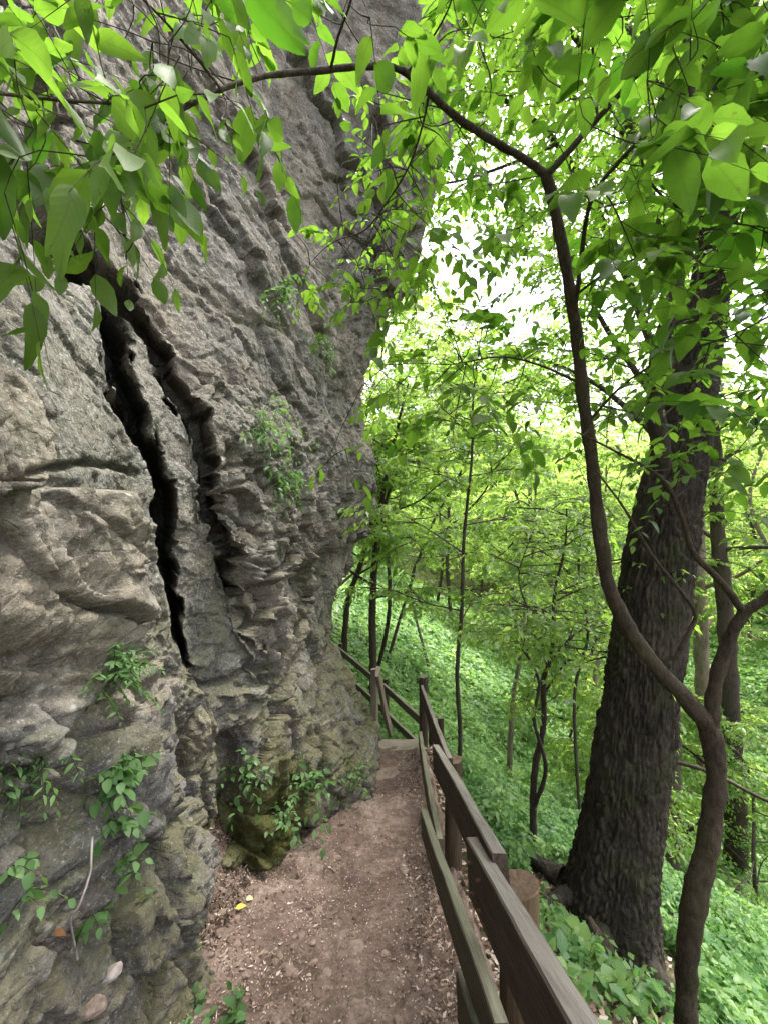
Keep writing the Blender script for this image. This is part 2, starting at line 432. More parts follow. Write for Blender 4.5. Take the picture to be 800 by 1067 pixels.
def flake_mat(name, stops):
    m, nt, out = new_mat(name); k = NT(nt)
    at = k.n('ShaderNodeAttribute'); at.attribute_name = 'leaf'
    sp = k.n('ShaderNodeSeparateXYZ'); k.l(at.outputs['Vector'], sp.inputs[0])
    k.l(k.bsdf(k.ramp(sp.outputs[2], stops), .85, .15), out.inputs[0]); return m

M_ROCK = rock_mat()
M_DIRT = dirt_mat('trodden_earth', (.065, .044, .035), (.165, .118, .098), (.32, .25, .212))
M_SOIL = dirt_mat('slope_soil', (.03, .03, .016), (.07, .07, .035), (.13, .13, .07), .5)
M_STONE = plain_mat('path_stone', (.1, .072, .058), (.29, .22, .185), 22, .95, .9)
M_PALE = plain_mat('pale_stone', (.2, .17, .155), (.42, .37, .34), 16, .9, .6)
M_BARKBIG = bark_mat('furrowed_bark', (.007, .006, .005), (.066, .054, .044), 8, 1.0, .035, .2, .45)
M_BARK = bark_mat('young_bark', (.010, .0075, .006), (.075, .057, .042), 26, 1.0, .014, .45, .4)
M_BARKD = bark_mat('dark_bark', (.018, .014, .011), (.07, .056, .045), 12, .6, .012, .3)
M_BARKP = bark_mat('pale_bark', (.07, .055, .04), (.22, .18, .14), 9, .5, .012, .3, .3)
M_RAIL = wood_mat('weathered_board', (.014, .0095, .007), (.085, .06, .043), (.26, .235, .21))
M_POST = wood_mat('brown_post_wood', (.045, .03, .018), (.19, .13, .075), (.15, .1, .07), .9)
M_RAILG = wood_mat('mossy_board', (.03, .026, .018), (.12, .105, .07), (.26, .25, .18))
M_POSTD = wood_mat('dark_post_wood', (.025, .017, .011), (.11, .075, .048), (.16, .11, .08), .9)
M_PLANK = wood_mat('grey_plank', (.1, .078, .06), (.28, .225, .175), (.36, .3, .25))
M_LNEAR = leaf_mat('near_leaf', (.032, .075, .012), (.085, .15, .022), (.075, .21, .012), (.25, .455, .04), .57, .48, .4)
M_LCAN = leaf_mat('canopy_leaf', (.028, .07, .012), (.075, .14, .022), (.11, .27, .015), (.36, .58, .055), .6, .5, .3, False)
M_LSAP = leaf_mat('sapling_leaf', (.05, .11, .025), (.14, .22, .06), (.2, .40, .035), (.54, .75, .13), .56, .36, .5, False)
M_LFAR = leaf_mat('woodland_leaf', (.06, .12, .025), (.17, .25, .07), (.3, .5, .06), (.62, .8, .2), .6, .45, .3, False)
M_LGRD = leaf_mat('ground_leaf', (.06, .15, .045), (.21, .325, .11), (.13, .33, .05), (.46, .68, .18), .46, .42, .42, False)
M_LFERN = leaf_mat('rock_plant_leaf', (.05, .12, .035), (.15, .26, .1), (.12, .28, .03), (.28, .48, .11), .4, .5, .3, False)
M_CHIP = flake_mat('litter_flakes', [(0, (.05, .03, .02)), (.4, (.13, .085, .06)), (.75, (.3, .22, .17)), (1, (.5, .42, .36))])
M_GRIT = flake_mat('grit_flakes', [(0, (.09, .06, .048)), (.6, (.22, .16, .13)), (1, (.45, .38, .33))])
M_HUMUS = flake_mat('leaf_mould', [(0, (.018, .013, .009)), (.55, (.055, .038, .027)), (.85, (.12, .085, .06)), (1, (.42, .36, .3))])
M_YELL = flake_mat('yellow_leaf', [(0, (.55, .4, .04)), (1, (.62, .5, .1))])
M_BRLEAF = flake_mat('brown_leaf', [(0, (.14, .065, .028)), (1, (.19, .09, .04))])
M_PALELEAF = flake_mat('faded_leaf', [(0, (.42, .42, .22)), (1, (.5, .5, .3))])
M_ROOT = bark_mat('root_bark', (.05, .035, .025), (.2, .155, .12), 20, .5, .006, .5)

# ------------------------------------------------------------------ terrain
def Hline(Y): return np.interp(Y, [-6, 0, 3, 5.4, 6.5, 9.5, 20, 40, 140], [2.4, .17, -.955, -1.36, -2.2, -3.15, -3.0, -4.0, -6.5])
def terrain(X, Y, rough=True):
    X = np.asarray(X, float); Y = np.asarray(Y, float)
    H = Hline(Y); S = np.interp(Y, [0, 6, 12, 40], [.5, .55, .7, .6])
    e = X - .58
    k = sstep(5.6, 7.5, Y)
    left = np.where(e < 0, -S * e * k, 0.0)
    left = np.minimum(left, 14)
    z = H + left - np.where(e > 0, S * e, 0) * sstep(-.0, .25, e)
    zv = -8.6 - .02 * Y + .02 * X
    q = 1.2
    z = np.maximum(z, zv) + q * np.exp(-np.abs(z - zv) / q) * .5
    far = np.hypot(X, Y)
    z = z + .28 * np.maximum(far - 45, 0)
    if rough:
        P = np.stack([X, Y, 0 * X], -1).reshape(-1, 3)
        n = fbm(P * .55, 4).reshape(X.shape) * .16 * sstep(.5, 1.6, e + 2.5 * k) + fbm(P * 3 + 9, 3).reshape(X.shape) * .03
        z = z + n
    return z

def axis(lo, hi, n, c, p=2.2):
    t = np.linspace(-1, 1, n); a = np.sign(t) * np.abs(t) ** p
    return np.where(a < 0, c + a * (c - lo), c + a * (hi - c))
gx = axis(-16, 110, 300, .8); gy = axis(-6, 150, 300, 2.5)
GX, GY = np.meshgrid(gx, gy, indexing='ij')
GZ = terrain(GX, GY)
onpath = (GX < .5) & (GX > -2.6) & (GY < 6.3)
GZ = GZ - np.where(onpath, .06, 0)
hs = mesh_np('hillside', np.stack([GX, GY, GZ], -1).reshape(-1, 3), grid_faces(len(gx), len(gy)), M_SOIL)
tag(hs, 'steep wooded hillside falling away beside the path', None, None, 'structure')

# path sheet, fine mesh with hollows and a few worn rock ribs
px_ = np.linspace(-2.2, .62, 290); py_ = np.linspace(.3, 6.1, 520)
PX, PY = np.meshgrid(px_, py_, indexing='ij')
def path_z(X, Y):
    z = terrain(X, Y, False)
    P = np.stack([X, Y, 0 * X], -1).reshape(-1, 3)
    f1, f2, c = worley(P * 5.5 + fbm(P * 3, 3)[:, None] * .5)
    n = fbm(P * 1.6, 4) * .075 + fbm(P * 7, 5) * .036 + fbm(P * 34, 3) * .010
    rk = np.clip(fbm(P * 2.3 + 31, 3) * 2.2 - .25, 0, 1)
    n = n + rk * (.075 * (_rp[c][:, 0] - .3) - .03 * (1 - sstep(0, .12, f2 - f1)))
    n = n.reshape(X.shape)
    return z + n + .14 * sstep(-.75, -1.5, X) + .55 * sstep(-.95, -1.45, X) * sstep(2.2, 2.5, Y) * sstep(3.5, 3.0, Y) + .05 * sstep(.3, .5, X) * sstep(5.6, 5, Y)
PZ = path_z(PX, PY)
PZ = np.where(PX > .5, PZ - .25 * sstep(.5, .62, PX), PZ)
pth = mesh_np('path', np.stack([PX, PY, PZ], -1).reshape(-1, 3), grid_faces(len(px_), len(py_)), M_DIRT)
tag(pth, 'reddish brown earth footpath running down beside the cliff', None, None, 'structure')

# ------------------------------------------------------------------ cliff
ST = np.array([-1.5, .4, 1.4, 2.1, 2.7, 3.4, 4.3, 5.3, 6.2])
ROWS = np.array([-2.3, -1.0, 0, 1, 2, 3.5, 5.5, 8, 12])
TX = np.array([
 [-1.2, -.95, -.92, -.93, -1.18, -.74, -.06, -.07, -.28],
 [-1.2, -.95, -.92, -.92, -1.22, -.78, -.16, -.13, -.42],
 [-1.25, -1.0, -.97, -.94, -1.40, -.97, -.70, -.66, -.85],
 [-1.3, -1.1, -1.10, -1.34, -1.34, -1.16, -.88, -.60, -.45],
 [-1.4, -1.15, -1.15, -1.31, -1.39, -1.27, -.98, -.60, -.24],
 [-1.8, -1.5, -1.50, -1.76, -1.84, -1.62, -1.17, -.72, -.35],
 [-2.4, -2.1, -2.10, -2.2, -2.1, -1.93, -1.47, -.70, .42],
 [-3.0, -2.6, -2.5, -2.5, -2.4, -2.2, -1.6, -.45, 1.02],
 [-3.4, -3.0, -2.8, -2.7, -2.6, -2.4, -1.7, -.5, 1.0]])
extra_dx = np.array([-.12, -.75, -2.6, -6.0]); extra_y = np.array([6.55, 7.0, 7.6, 9.0])
CX = np.hstack([TX, TX[:, -1:] + extra_dx[None]]); CY = np.concatenate([ST, extra_y])
def axis_pieces(parts):
    return np.concatenate([np.linspace(a, b, n, endpoint=False) for a, b, n in parts] + [[parts[-1][1]]])
# station parameter (index space) and heights
def y_to_s(Y): return np.interp(Y, CY, np.arange(len(CY)))
ys = axis_pieces([(-1.5, .6, 50), (.6, 3.0, 270), (3.0, 4.6, 120), (4.6, 6.55, 110), (6.55, 9.0, 50)])
zs = axis_pieces([(-2.3, -1.3, 50), (-1.3, 2.9, 440), (2.9, 6, 190), (6, 12, 150)])
ss = y_to_s(ys); zr = np.interp(zs, ROWS, np.arange(len(ROWS)))
def cub(tab, t, ax):
    tab = np.moveaxis(tab, ax, 0); k = len(tab)
    Q = np.concatenate([2 * tab[:1] - tab[1:2], tab, 2 * tab[-1:] - tab[-2:-1]])
    i = np.minimum(t.astype(int), k - 2); f = (t - i).reshape((-1,) + (1,) * (tab.ndim - 1))
    a, b, c, d = Q[i], Q[i + 1], Q[i + 2], Q[i + 3]
    r = .5 * (2 * b + (c - a) * f + (2 * a - 5 * b + 4 * c - d) * f ** 2 + (3 * b - a - 3 * c + d) * f ** 3)
    return np.moveaxis(r, 0, ax)
BX = cub(cub(CX, zr, 0), ss, 1)                    # (nz, ny)
BY = np.broadcast_to(np.interp(ss, np.arange(len(CY)), CY)[None], BX.shape)
BZ = np.broadcast_to(zs[:, None], BX.shape)
base = np.stack([BX, BY, BZ], -1)
def grid_normals(G):
    du = np.gradient(G, axis=0); dv = np.gradient(G, axis=1)
    return norm(np.cross(dv, du))
NB = grid_normals(base); NB = np.where((NB[..., :1] + 0.0 * NB) * 1.0 < -2, -NB, NB)
if NB[..., 0].mean() < 0: NB = -NB
P = base.reshape(-1, 3)
# survey coordinates of the bare wall, used only to place the fissures and blocks on it
dd = np.maximum(P[:, 1], .45)
QX = 400 + FPX * P[:, 0] / dd; QY = 533.5 - FPX * (P[:, 2] - EYE[2]) / dd
jf, _ = facets(P * (3, 4.2, 3.4), 11); jg, _ = facets(P * (8, 9, 8), 12)
QXj = QX + fbm(P * 2.0 + 5, 3) * 14 + jf * 4 + jg * 1.5; QYj = QY + fbm(P * 2.0 + 15, 3) * 14
def polydist(poly, X=None, Y=None):
    X = QXj if X is None else X; Y = QYj if Y is None else Y
    best = np.full(len(X), 1e9); side = np.zeros(len(X)); tt = np.zeros(len(X))
    for i in range(len(poly) - 1):
        a = np.array(poly[i], float); b = np.array(poly[i + 1], float); ab = b - a
        t = np.clip(((X - a[0]) * ab[0] + (Y - a[1]) * ab[1]) / (ab @ ab), 0, 1)
        dx = X - a[0] - t * ab[0]; dy = Y - a[1] - t * ab[1]; d = np.hypot(dx, dy)
        m = d < best
        side = np.where(m, np.sign(ab[0] * dy - ab[1] * dx), side); tt = np.where(m, (i + t) / (len(poly) - 1), tt); best = np.where(m, d, best)
    return best, side, tt
vis = sstep(.55, .9, P[:, 1]) * (P[:, 1] < 6.5)
disp = fbm(P * .8, 4) * .10 * sstep(.2, 1.0, P[:, 1] + .3)
warp = np.stack([fbm(P * 1.3 + 3, 3), fbm(P * 1.3 + 13, 3), fbm(P * 1.3 + 23, 3)], -1)
# left-hand block with a broken edge standing proud
dE, sE, tE = polydist([(-160, 498), (0, 503), (72, 508), (80, 555), (104, 592), (100, 640), (122, 690), (125, 740)])
ins = (sE > 0) & (QX < 150) & (QY > 490) & (QY < 760)
for poly, off in (([(205, 60), (262, 180), (296, 270), (330, 340), (350, 420)], .09), ([(300, 40), (352, 150), (392, 210), (400, 330)], .12), ([(150, 120), (232, 250), (300, 345), (318, 400)], .06),
                  ([(372, 60), (398, 160), (412, 250)], .10), ([(255, 330), (300, 410), (322, 470)], .06), ([(215, 200), (268, 300)], .05)):
    dH, sH, tH = polydist(poly); fade = np.clip(np.minimum(tH, 1 - tH) * 6, 0, 1)
    disp += vis * fade * (off * np.where(sH < 0, 1.0, 0.0) * np.exp(-(dH / 26) ** 2) * sstep(0, 3, dH) - off * .8 * np.exp(-(dH / 2.6) ** 2))
# fissures of the wall: they run into the rock away from the path
def cut(poly, ws, ts, p):
    d, sd, t = polydist(poly); return np.exp(-(d / np.interp(t, ts, ws)) ** p), d, sd
k1, dC, sC = cut([(28, 205), (72, 250), (104, 305), (132, 390), (156, 470), (174, 570), (186, 640), (190, 700)], [16, 18, 10, 7, 3], [0, .2, .5, .75, 1], 5)
k2, dD, sD = cut([(84, 240), (128, 300), (168, 370), (192, 440), (204, 520), (226, 600), (250, 670), (268, 725)], [8, 7, 5, 3], [0, .3, .6, 1], 5)
k3, _, _ = cut([(222, 775), (230, 830), (228, 900)], [14, 18, 14], [0, .5, 1], 2)
k4, _, _ = cut([(258, 640), (272, 690), (262, 730)], [7, 10, 6], [0, .5, 1], 3)
inner = (sC < 0) & (sD > 0) & (QY > 230) & (QY < 720) & (dC < 90) & (dD < 90)
away = norm((P - EYE) * (1, 1, .35) + np.array([-.25, .15, 0]))
smooth_slab = vis * ((sC > 0) & (QY > 150) & (QY < 700)) * (1 - ins)
cutd = vis * (1.1 * k1 + .42 * k2 * sstep(720, 520, QY) + .08 * k2 + .15 * inner * sstep(0, 10, np.minimum(dC, dD)) + .20 * k3 + .14 * k4)
# big joints: long in the bedding direction, dipping gently
def rot(P, a):
    c, s = math.cos(a), math.sin(a)
    return np.stack([P[:, 0], c * P[:, 1] - s * P[:, 2], s * P[:, 1] + c * P[:, 2]], -1)
PR = rot(P, -.35)
def blob(x, y, rx, ry): return np.exp(-((QX - x) / rx) ** 2 - ((QY - y) / ry) ** 2)
upper_r = vis * ((sD < 0) & (QX > 90)) * sstep(520, 440, QY)
blk = .45 + .55 * sstep(-.2, .25, fbm(P * .6 + 40, 2) + .3 * sstep(2.2, .3, P[:, 2]))
blk = blk * (1 - .8 * smooth_slab) * (1 - .8 * inner * vis) * (1 - .5 * upper_r) + .5 * blob(270, 600, 80, 110) * (sD < 0)
blk = np.clip(blk + .75 * blob(95, 860, 140, 170), .1, 1.35)
rough_f = 1 - .5 * smooth_slab - .4 * vis * inner
h, e = facets(PR * (1.1, 1.3, 1.8) + warp * .14, 1)
disp += blk * (.125 * h - .05 * np.exp(-e / .025))
h, e = facets(rot(P, -.75) * (2.6, 3.4, 2.9) + warp * .2, 2)
disp += blk * (.074 * h - .03 * np.exp(-e / .03))
h, e = facets(rot(P, .4) * (7, 6.5, 8.5) + warp * .4, 3)
disp += (.3 + .7 * blk) * (.034 * h - .012 * np.exp(-e / .04))
h, e = facets(PR * (19, 17, 23) + warp * .8, 4)
disp += (.25 + .75 * blk) * .0105 * h
disp += .020 * rough_f * fbm(rot(P, .5) * (2.2, 1.6, 2.4) + 2, 6, .55)
# slanting flow of the upper face and short upright joints in the shattered band below it
disp += .022 * upper_r * fbm(rot(P, .95) * (2.5, 1.1, 6.5) + 9, 5, .6, ridged=True)
dB, sB, _ = polydist([(196, 470), (207, 540), (216, 590), (252, 622), (292, 602), (342, 578), (376, 560)])
over = vis * ((sB < 0) & (QX > 195) & (QX < 385)) * sstep(400, 480, QY)
disp += .11 * over * sstep(0, 5, dB) - .07 * vis * ((sB > 0) & (QX > 215) & (QX < 380) & (QY > 540)) * np.exp(-(dB / 28) ** 2)
hv, ev = facets(P * (3.0, 4.2, 1.5) + warp * .3, 6)
band = vis * blob(285, 535, 85, 75) * (sD < 0)
disp += band * (.11 * hv - .05 * np.exp(-ev / .04))
pits = fbm(P * 17, 4, .6); disp -= .012 * sstep(.2, .55, pits)
disp += .006 * fbm(P * 15, 3, .6) + .005 * fbm(P * 50, 3, .6)
# the bulge right of the fissure stands out
disp += vis * .12 * blob(235, 450, 50, 190) + vis * .16 * blob(275, 850, 36, 85)
disp += vis * .19 * ins * sstep(0, 3, dE) * sstep(735, 640, QY)
# pale upper-left block
dE2, sE2, _ = polydist([(-160, 320), (0, 390), (32, 430), (45, 480), (30, 500)])
disp += vis * .06 * ((sE2 > 0) & (QX < 50) & (QY > 330) & (QY < 502)) * sstep(0, 6, dE2)
# ledge lip at lower left
dF, sF, tF = polydist([(-100, 700), (60, 695), (150, 700), (200, 712), (214, 760), (216, 840), (200, 900), (205, 980)])
insF = (sF > 0) & (QX < 225) & (QY > 680)
disp += vis * .06 * insF * sstep(0, 8, dF)
# long bed joints
for poly, a in (([(0, 488), (60, 486), (140, 490)], .05), ([(205, 500), (260, 478), (330, 470)], .06), ([(270, 720), (310, 660), (345, 585), (350, 540)], .12),
                ([(215, 590), (280, 600), (330, 580)], .09), ([(285, 480), (290, 540), (300, 590)], .09), ([(330, 420), (335, 480), (345, 520)], .06),
                ([(0, 620), (60, 640), (100, 680)], .06), ([(150, 250), (230, 330), (300, 350)], .05), ([(200, 120), (270, 230), (300, 330), (330, 420)], .07), ([(280, 640), (300, 720), (310, 790)], .08),
                ([(375, 300), (368, 420), (372, 500)], .08), ([(300, 300), (345, 380), (350, 440)], .05), ([(205, 720), (250, 700), (300, 705)], .08)):
    dG, _, _ = polydist(poly); disp -= vis * a * np.exp(-(dG / 3.2) ** 2)
NBf = NB.reshape(-1, 3)
Pc = P + NBf * disp[:, None] + away * cutd[:, None]
cl_faces = grid_faces(len(zs), len(ys))
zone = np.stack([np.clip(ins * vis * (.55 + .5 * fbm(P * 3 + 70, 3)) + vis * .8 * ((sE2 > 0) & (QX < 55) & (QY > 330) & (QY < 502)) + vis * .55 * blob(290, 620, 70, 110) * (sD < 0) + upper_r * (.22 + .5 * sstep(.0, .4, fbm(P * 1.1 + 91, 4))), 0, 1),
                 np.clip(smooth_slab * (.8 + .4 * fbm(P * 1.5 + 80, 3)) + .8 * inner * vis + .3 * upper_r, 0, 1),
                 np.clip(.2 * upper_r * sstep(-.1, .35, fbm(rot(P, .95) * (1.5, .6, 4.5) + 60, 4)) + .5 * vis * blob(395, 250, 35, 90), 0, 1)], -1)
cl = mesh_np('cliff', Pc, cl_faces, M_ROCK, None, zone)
# make the faces look outwards
if cl.data.polygons[len(cl.data.polygons) // 2].normal.x < 0: cl.data.flip_normals()
tag(cl, 'tall weathered grey limestone cliff with a dark slanting fissure', None, None, 'structure')
BV = BVHTree.FromPolygons([tuple(v) for v in Pc.tolist()], [tuple(f) for f in cl_faces.tolist()])
def on_cliff(px, py):
    d = Vector(((px - 400) / FPX, 1.0, -(py - 533.5) / FPX)).normalized()
    loc, nr, i, dist = BV.ray_cast(Vector(EYE), d)
    if loc is None: return None, None
    if nr.x < 0 and nr.dot(d) > 0: nr = -nr
    return np.array(loc), np.array(nr)

# ------------------------------------------------------------------ fence, stairs
def board(name, a, b, height, thick, mat, parent, seed, side=0.0, sag=0.0):
    """board whose top edge runs a->b; local x runs along it"""
    a = np.array(a, float); b = np.array(b, float); L = np.linalg.norm(b - a); x = (b - a) / L
    y = norm(np.cross(UP, x)); z = np.cross(x, y)
    rng = np.random.default_rng(seed)
    n = max(6, int(L / .05)); u = np.linspace(0, L, n)
    bv = .005
    ring = np.array([[-thick / 2 + bv, 0], [thick / 2 - bv, 0], [thick / 2, -bv], [thick / 2, -height + bv], [thick / 2 - bv, -height], [-thick / 2 + bv, -height], [-thick / 2, -height + bv], [-thick / 2, -bv]])
    V = np.zeros((n, 8, 3)); V[..., 0] = u[:, None]; V[..., 1] = ring[None, :, 0]; V[..., 2] = ring[None, :, 1]
    q = V.reshape(-1, 3)
    nz = np.stack([np.zeros(len(q)), fbm(q * (2, 9, 9) + seed, 3), fbm(q * (3, 6, 6) + seed + 50, 3)], -1) * .006
    q = q + nz; q[:, 1] += .012 * np.sin(q[:, 0] / L * 3.1 + seed); q[:, 2] -= sag * np.sin(q[:, 0] / L * np.pi)
    end = (np.abs(q[:, 0]) < 1e-6) | (np.abs(q[:, 0] - L) < 1e-6)
    q[:, 0] += end * fbm(q * 30 + seed, 2) * .012
    V = np.vstack([q, q[:8].mean(0), q[-8:].mean(0)])
    F = grid_faces(n, 8, True)
    j = np.arange(8); j2 = (j + 1) % 8; k = n * 8
    T = np.vstack([np.stack([np.full(8, k), j, j2], 1), np.stack([np.full(8, k + 1), (n - 1) * 8 + j2, (n - 1) * 8 + j], 1)])
    o = mesh_np(name, V, [F, T], mat, None, smooth=False)
    Mx = Matrix(((x[0], y[0], z[0], a[0]), (x[1], y[1], z[1], a[1]), (x[2], y[2], z[2], a[2]), (0, 0, 0, 1)))
    if parent is not None:
        o.parent = parent; Mx = Matrix.Translation(-Vector(parent.location)) @ Mx
    o.matrix_local = Mx
    return o

def post(name, top, bottom, r, mat, parent, seed, square=False):
    """local x runs up the post so that the grain follows it"""
    top = np.array(top, float); bottom = np.array(bottom, float); L = np.linalg.norm(top - bottom); x = (top - bottom) / L
    y = norm(np.cross(UP + (.3, .9, 0), x)); z = np.cross(x, y)
    n = max(8, int(L / .05)); sides = 22
    th = np.arange(sides) * 2 * np.pi / sides + .4
    rad = np.full(sides, r)
    if square:
        rad = r / np.maximum(np.abs(np.cos(th)), np.abs(np.sin(th))); rad = np.minimum(rad, r * 1.32)
    u = np.linspace(0, L, n)
    V = np.zeros((n + 1, sides, 3)); V[:n, :, 0] = u[:, None]; V[n, :, 0] = L + .004
    sc = np.ones(n + 1); sc[n] = .94
    V[..., 1] = (rad * np.cos(th))[None] * sc[:, None]; V[..., 2] = (rad * np.sin(th))[None] * sc[:, None]
    q = V.reshape(-1, 3)
    s = fbm(q * (1.2, 16, 16) + seed, 3) * .12 + 1
    q[:, 0] += (q[:, 0] > L - .02) * (fbm(q * 25 + seed, 3) * .012 + q[:, 1] * .18)
    q[:, 1:] *= s[:, None]
    c = np.array([[L + .002, 0, 0]]); V = np.vstack([q, c])
    F = grid_faces(n + 1, sides, True); j = np.arange(sides); e = n * sides
    T = np.stack([np.full(sides, len(V) - 1), e + (j + 1) % sides, e + j], 1)
    o = mesh_np(name, V, [F, T], mat, None, smooth=False)
    Mx = Matrix(((x[0], y[0], z[0], bottom[0]), (x[1], y[1], z[1], bottom[1]), (x[2], y[2], z[2], bottom[2]), (0, 0, 0, 1)))
    o.parent = parent; o.matrix_local = Matrix.Translation(-Vector(parent.location)) @ Mx
    return o

M_NAIL = plain_mat('rusty_nail', (.05, .028, .018), (.12, .065, .04), 60, .7, .3)
def nails(rail, spots, half):
    for (x, z) in spots:
        V, Q, T = tube([[x, half - .012, z, .0065], [x, half + .001, z, .0065], [x, half + .0035, z, .0045]], 10)
        o = mesh_np('nail', V, [Q, T], M_NAIL); o.parent = rail

def gz(x, y): return float(terrain(np.array([x]), np.array([y]))[0])

fence = thing('wooden_fence', 'weathered board fence with two rails edging the near path', 'fence', (.45, 1.6, gz(.45, 1.6)))
a, b = W(622, 1078, .72), W(489, 872, 1.62)
o = board('rail', a + (a - b) * .75, b, .185, .055, M_RAIL, fence, 1); Lr = float(np.linalg.norm(a + (a - b) * .75 - b)); nails(o, [(Lr - .09, -.05), (Lr - .10, -.135), (Lr - .22, -.055), (Lr - .20, -.14)], .032)
o = board('rail', W(522, 889, 1.4) + (.004, 0, 0), W(452, 776, 3.08), .18, .05, M_RAIL, fence, 2); nails(o, [(1.62, -.05), (1.64, -.13)], .03)
board('rail', W(467, 790, 2.95) + (.012, 0, 0), W(439, 714, 5.35), .17, .04, M_RAIL, fence, 3, sag=.04)
board('rail', W(530, 1190, 1.0), W(483, 1012, 1.78), .15, .05, M_RAILG, fence, 4)
board('rail', W(514, 1066, 1.28) + (.012, 0, 0), W(443, 843, 2.95), .16, .048, M_RAILG, fence, 5)
board('rail', W(452, 874, 2.75) + (.035, 0, 0), W(438, 762, 5.35), .15, .045, M_RAILG, fence, 6)
def post_at(px, py, d, r, mat, parent, seed, dx=0):
    t = W(px, py, d) + (dx, 0, 0); g = min(gz(t[0], t[1]), t[2] - .5) - .25
    return post('post', t, (t[0], t[1], g), r, mat, parent, seed)
post_at(541, 922, 1.62, .073, M_POST, fence, 1)
post_at(472, 792, 3.12, .062, M_POSTD, fence, 2)
post_at(441, 705, 5.42, .055, M_RAIL, fence, 3)
post_at(459, 748, 4.9, .035, M_RAIL, fence, 4)

far_fence = thing('wooden_fence', 'low two-rail fence beyond the stairs, curving behind the cliff', 'fence', (0, 7, gz(0, 7)))
fp = [W(446, 752, 5.9), W(399, 712, 7.6), W(352, 674, 9.6), W(325, 655, 11.5)]
for i in range(3):
    a, b = fp[i], fp[i + 1]
    board('rail', a, b, .12, .045, M_RAILG, far_fence, 20 + i)
    board('rail', a - (0, 0, .42), b - (0, 0, .42), .12, .045, M_RAILG, far_fence, 30 + i)
for i, p in enumerate(fp):
    post('post', p + (.06, .05, .06), (p[0] + .06, p[1] + .05, min(gz(p[0], p[1]), p[2] - .8) - .2), .05, M_RAIL, far_fence, 40 + i)

stairs = thing('wooden_stairs', 'short flight of plank steps leading down from the path', 'stairs', (.2, 5.5, -1.36))
for i in range(5):
    y = 5.42 + .27 * i; z = -1.33 - .19 * i; x = .17 - .03 * i
    V0 = np.array([x - .38, y, z]); V1 = np.array([x + .36, y + .02, z - .004])
    o = board('tread', V0 + (0, .0, 0), V1, .05, .25, M_PLANK, stairs, 60 + i)
for sx in (-.36, .36):
    board('stringer', (.17 + sx, 5.36, -1.40), (.05 + sx, 6.7, -2.34), .2, .045, M_PLANK, stairs, 70 + (sx > 0))
hr = thing('handrail', 'leaning plank handrail and grey post at the stair head', 'handrail', (-.12, 5.3, -1.35))
t = W(390, 697, 5.3)
pt = post('post', t, (t[0], t[1], -1.75), .04, M_PLANK, hr, 80, True)
board('rail', W(391, 694, 5.22) + (.03, 0, .0), W(408, 758, 6.35), .14, .045, M_PLANK, hr, 81)

# ------------------------------------------------------------------ stones and litter
def stone(name, label, cat, c, size, mat, seed, rz=0.0, group=None, flat=.5):
    n, m = 22, 28
    th = np.linspace(0, np.pi, n)[:, None]; ph = (np.arange(m) * 2 * np.pi / m)[None]
    U = np.stack([np.sin(th) * np.cos(ph), np.sin(th) * np.sin(ph), np.cos(th) + 0 * ph], -1).reshape(-1, 3)
    hf, ef = facets(U * 1.25, seed)
    r = 1 + .2 * fbm(U * 1.3 + seed, 4) + .22 * hf
    V = U * r[:, None] * np.array([1, .7, flat]) * size
    V[:, 2] += fbm(U * 5 + seed, 3) * size * .04
    c_, s_ = math.cos(rz), math.sin(rz)
    V = np.stack([c_ * V[:, 0] - s_ * V[:, 1], s_ * V[:, 0] + c_ * V[:, 1], V[:, 2]], -1)
    o = mesh_np(name, V, grid_faces(n, m, True), mat)
    o.location = [float(x) for x in c]
    return tag(o, label, cat, group)

def path_pt(px, py):
    lo, hi = .8, 8.0
    for _ in range(40):
        d = (lo + hi) / 2; p = W(px, py, d)
        if p[2] > path_z(np.array([[p[0]]]), np.array([[p[1]]]))[0, 0]: lo = d
        else: hi = d
    return W(px, py, d)
for i, (x, y, s, rz, lab) in enumerate([
    (368, 990, .062, .9, 'flat rust brown stone bedded in the middle of the path'),
    (376, 1052, .07, .3, 'brown stone bedded in the path just ahead of the viewer'),
    (402, 808, .16, .5, 'largest pale slab of rock breaking through the path'),
    (412, 838, .12, 1.2, 'low ribbed rock breaking through the path below the large slab'),
    (385, 862, .09, .2, 'small worn rock in the path by the foot of the cliff'),
    (330, 905, .05, .6, 'fist sized stone lying by the mossy foot of the cliff'),
    (420, 905, .045, 1.9, 'small brown stone in the path near the fence'),
    (300, 1010, .04, 2.5, 'small tan stone in the gritty edge of the path')]):
    p = path_pt(x, y); stone('stone', lab, 'stone', p - (0, 0, s * .24), s * 1.15, M_STONE, i + 1, rz, flat=.42)
for i, (x, y, s, rz, lab, mt) in enumerate([
    (116, 1015, .036, .8, 'pale white stone chip wedged in the lower ledge of the cliff', M_PALE),
    (95, 1055, .045, .5, 'long tan stone lying under the pale chip at the cliff foot', M_STONE)]):
    p, nn = on_cliff(x, y)
    if p is not None: stone('stone', lab, 'stone', p + nn * s * .25, s, mt, 20 + i, rz, flat=.5)

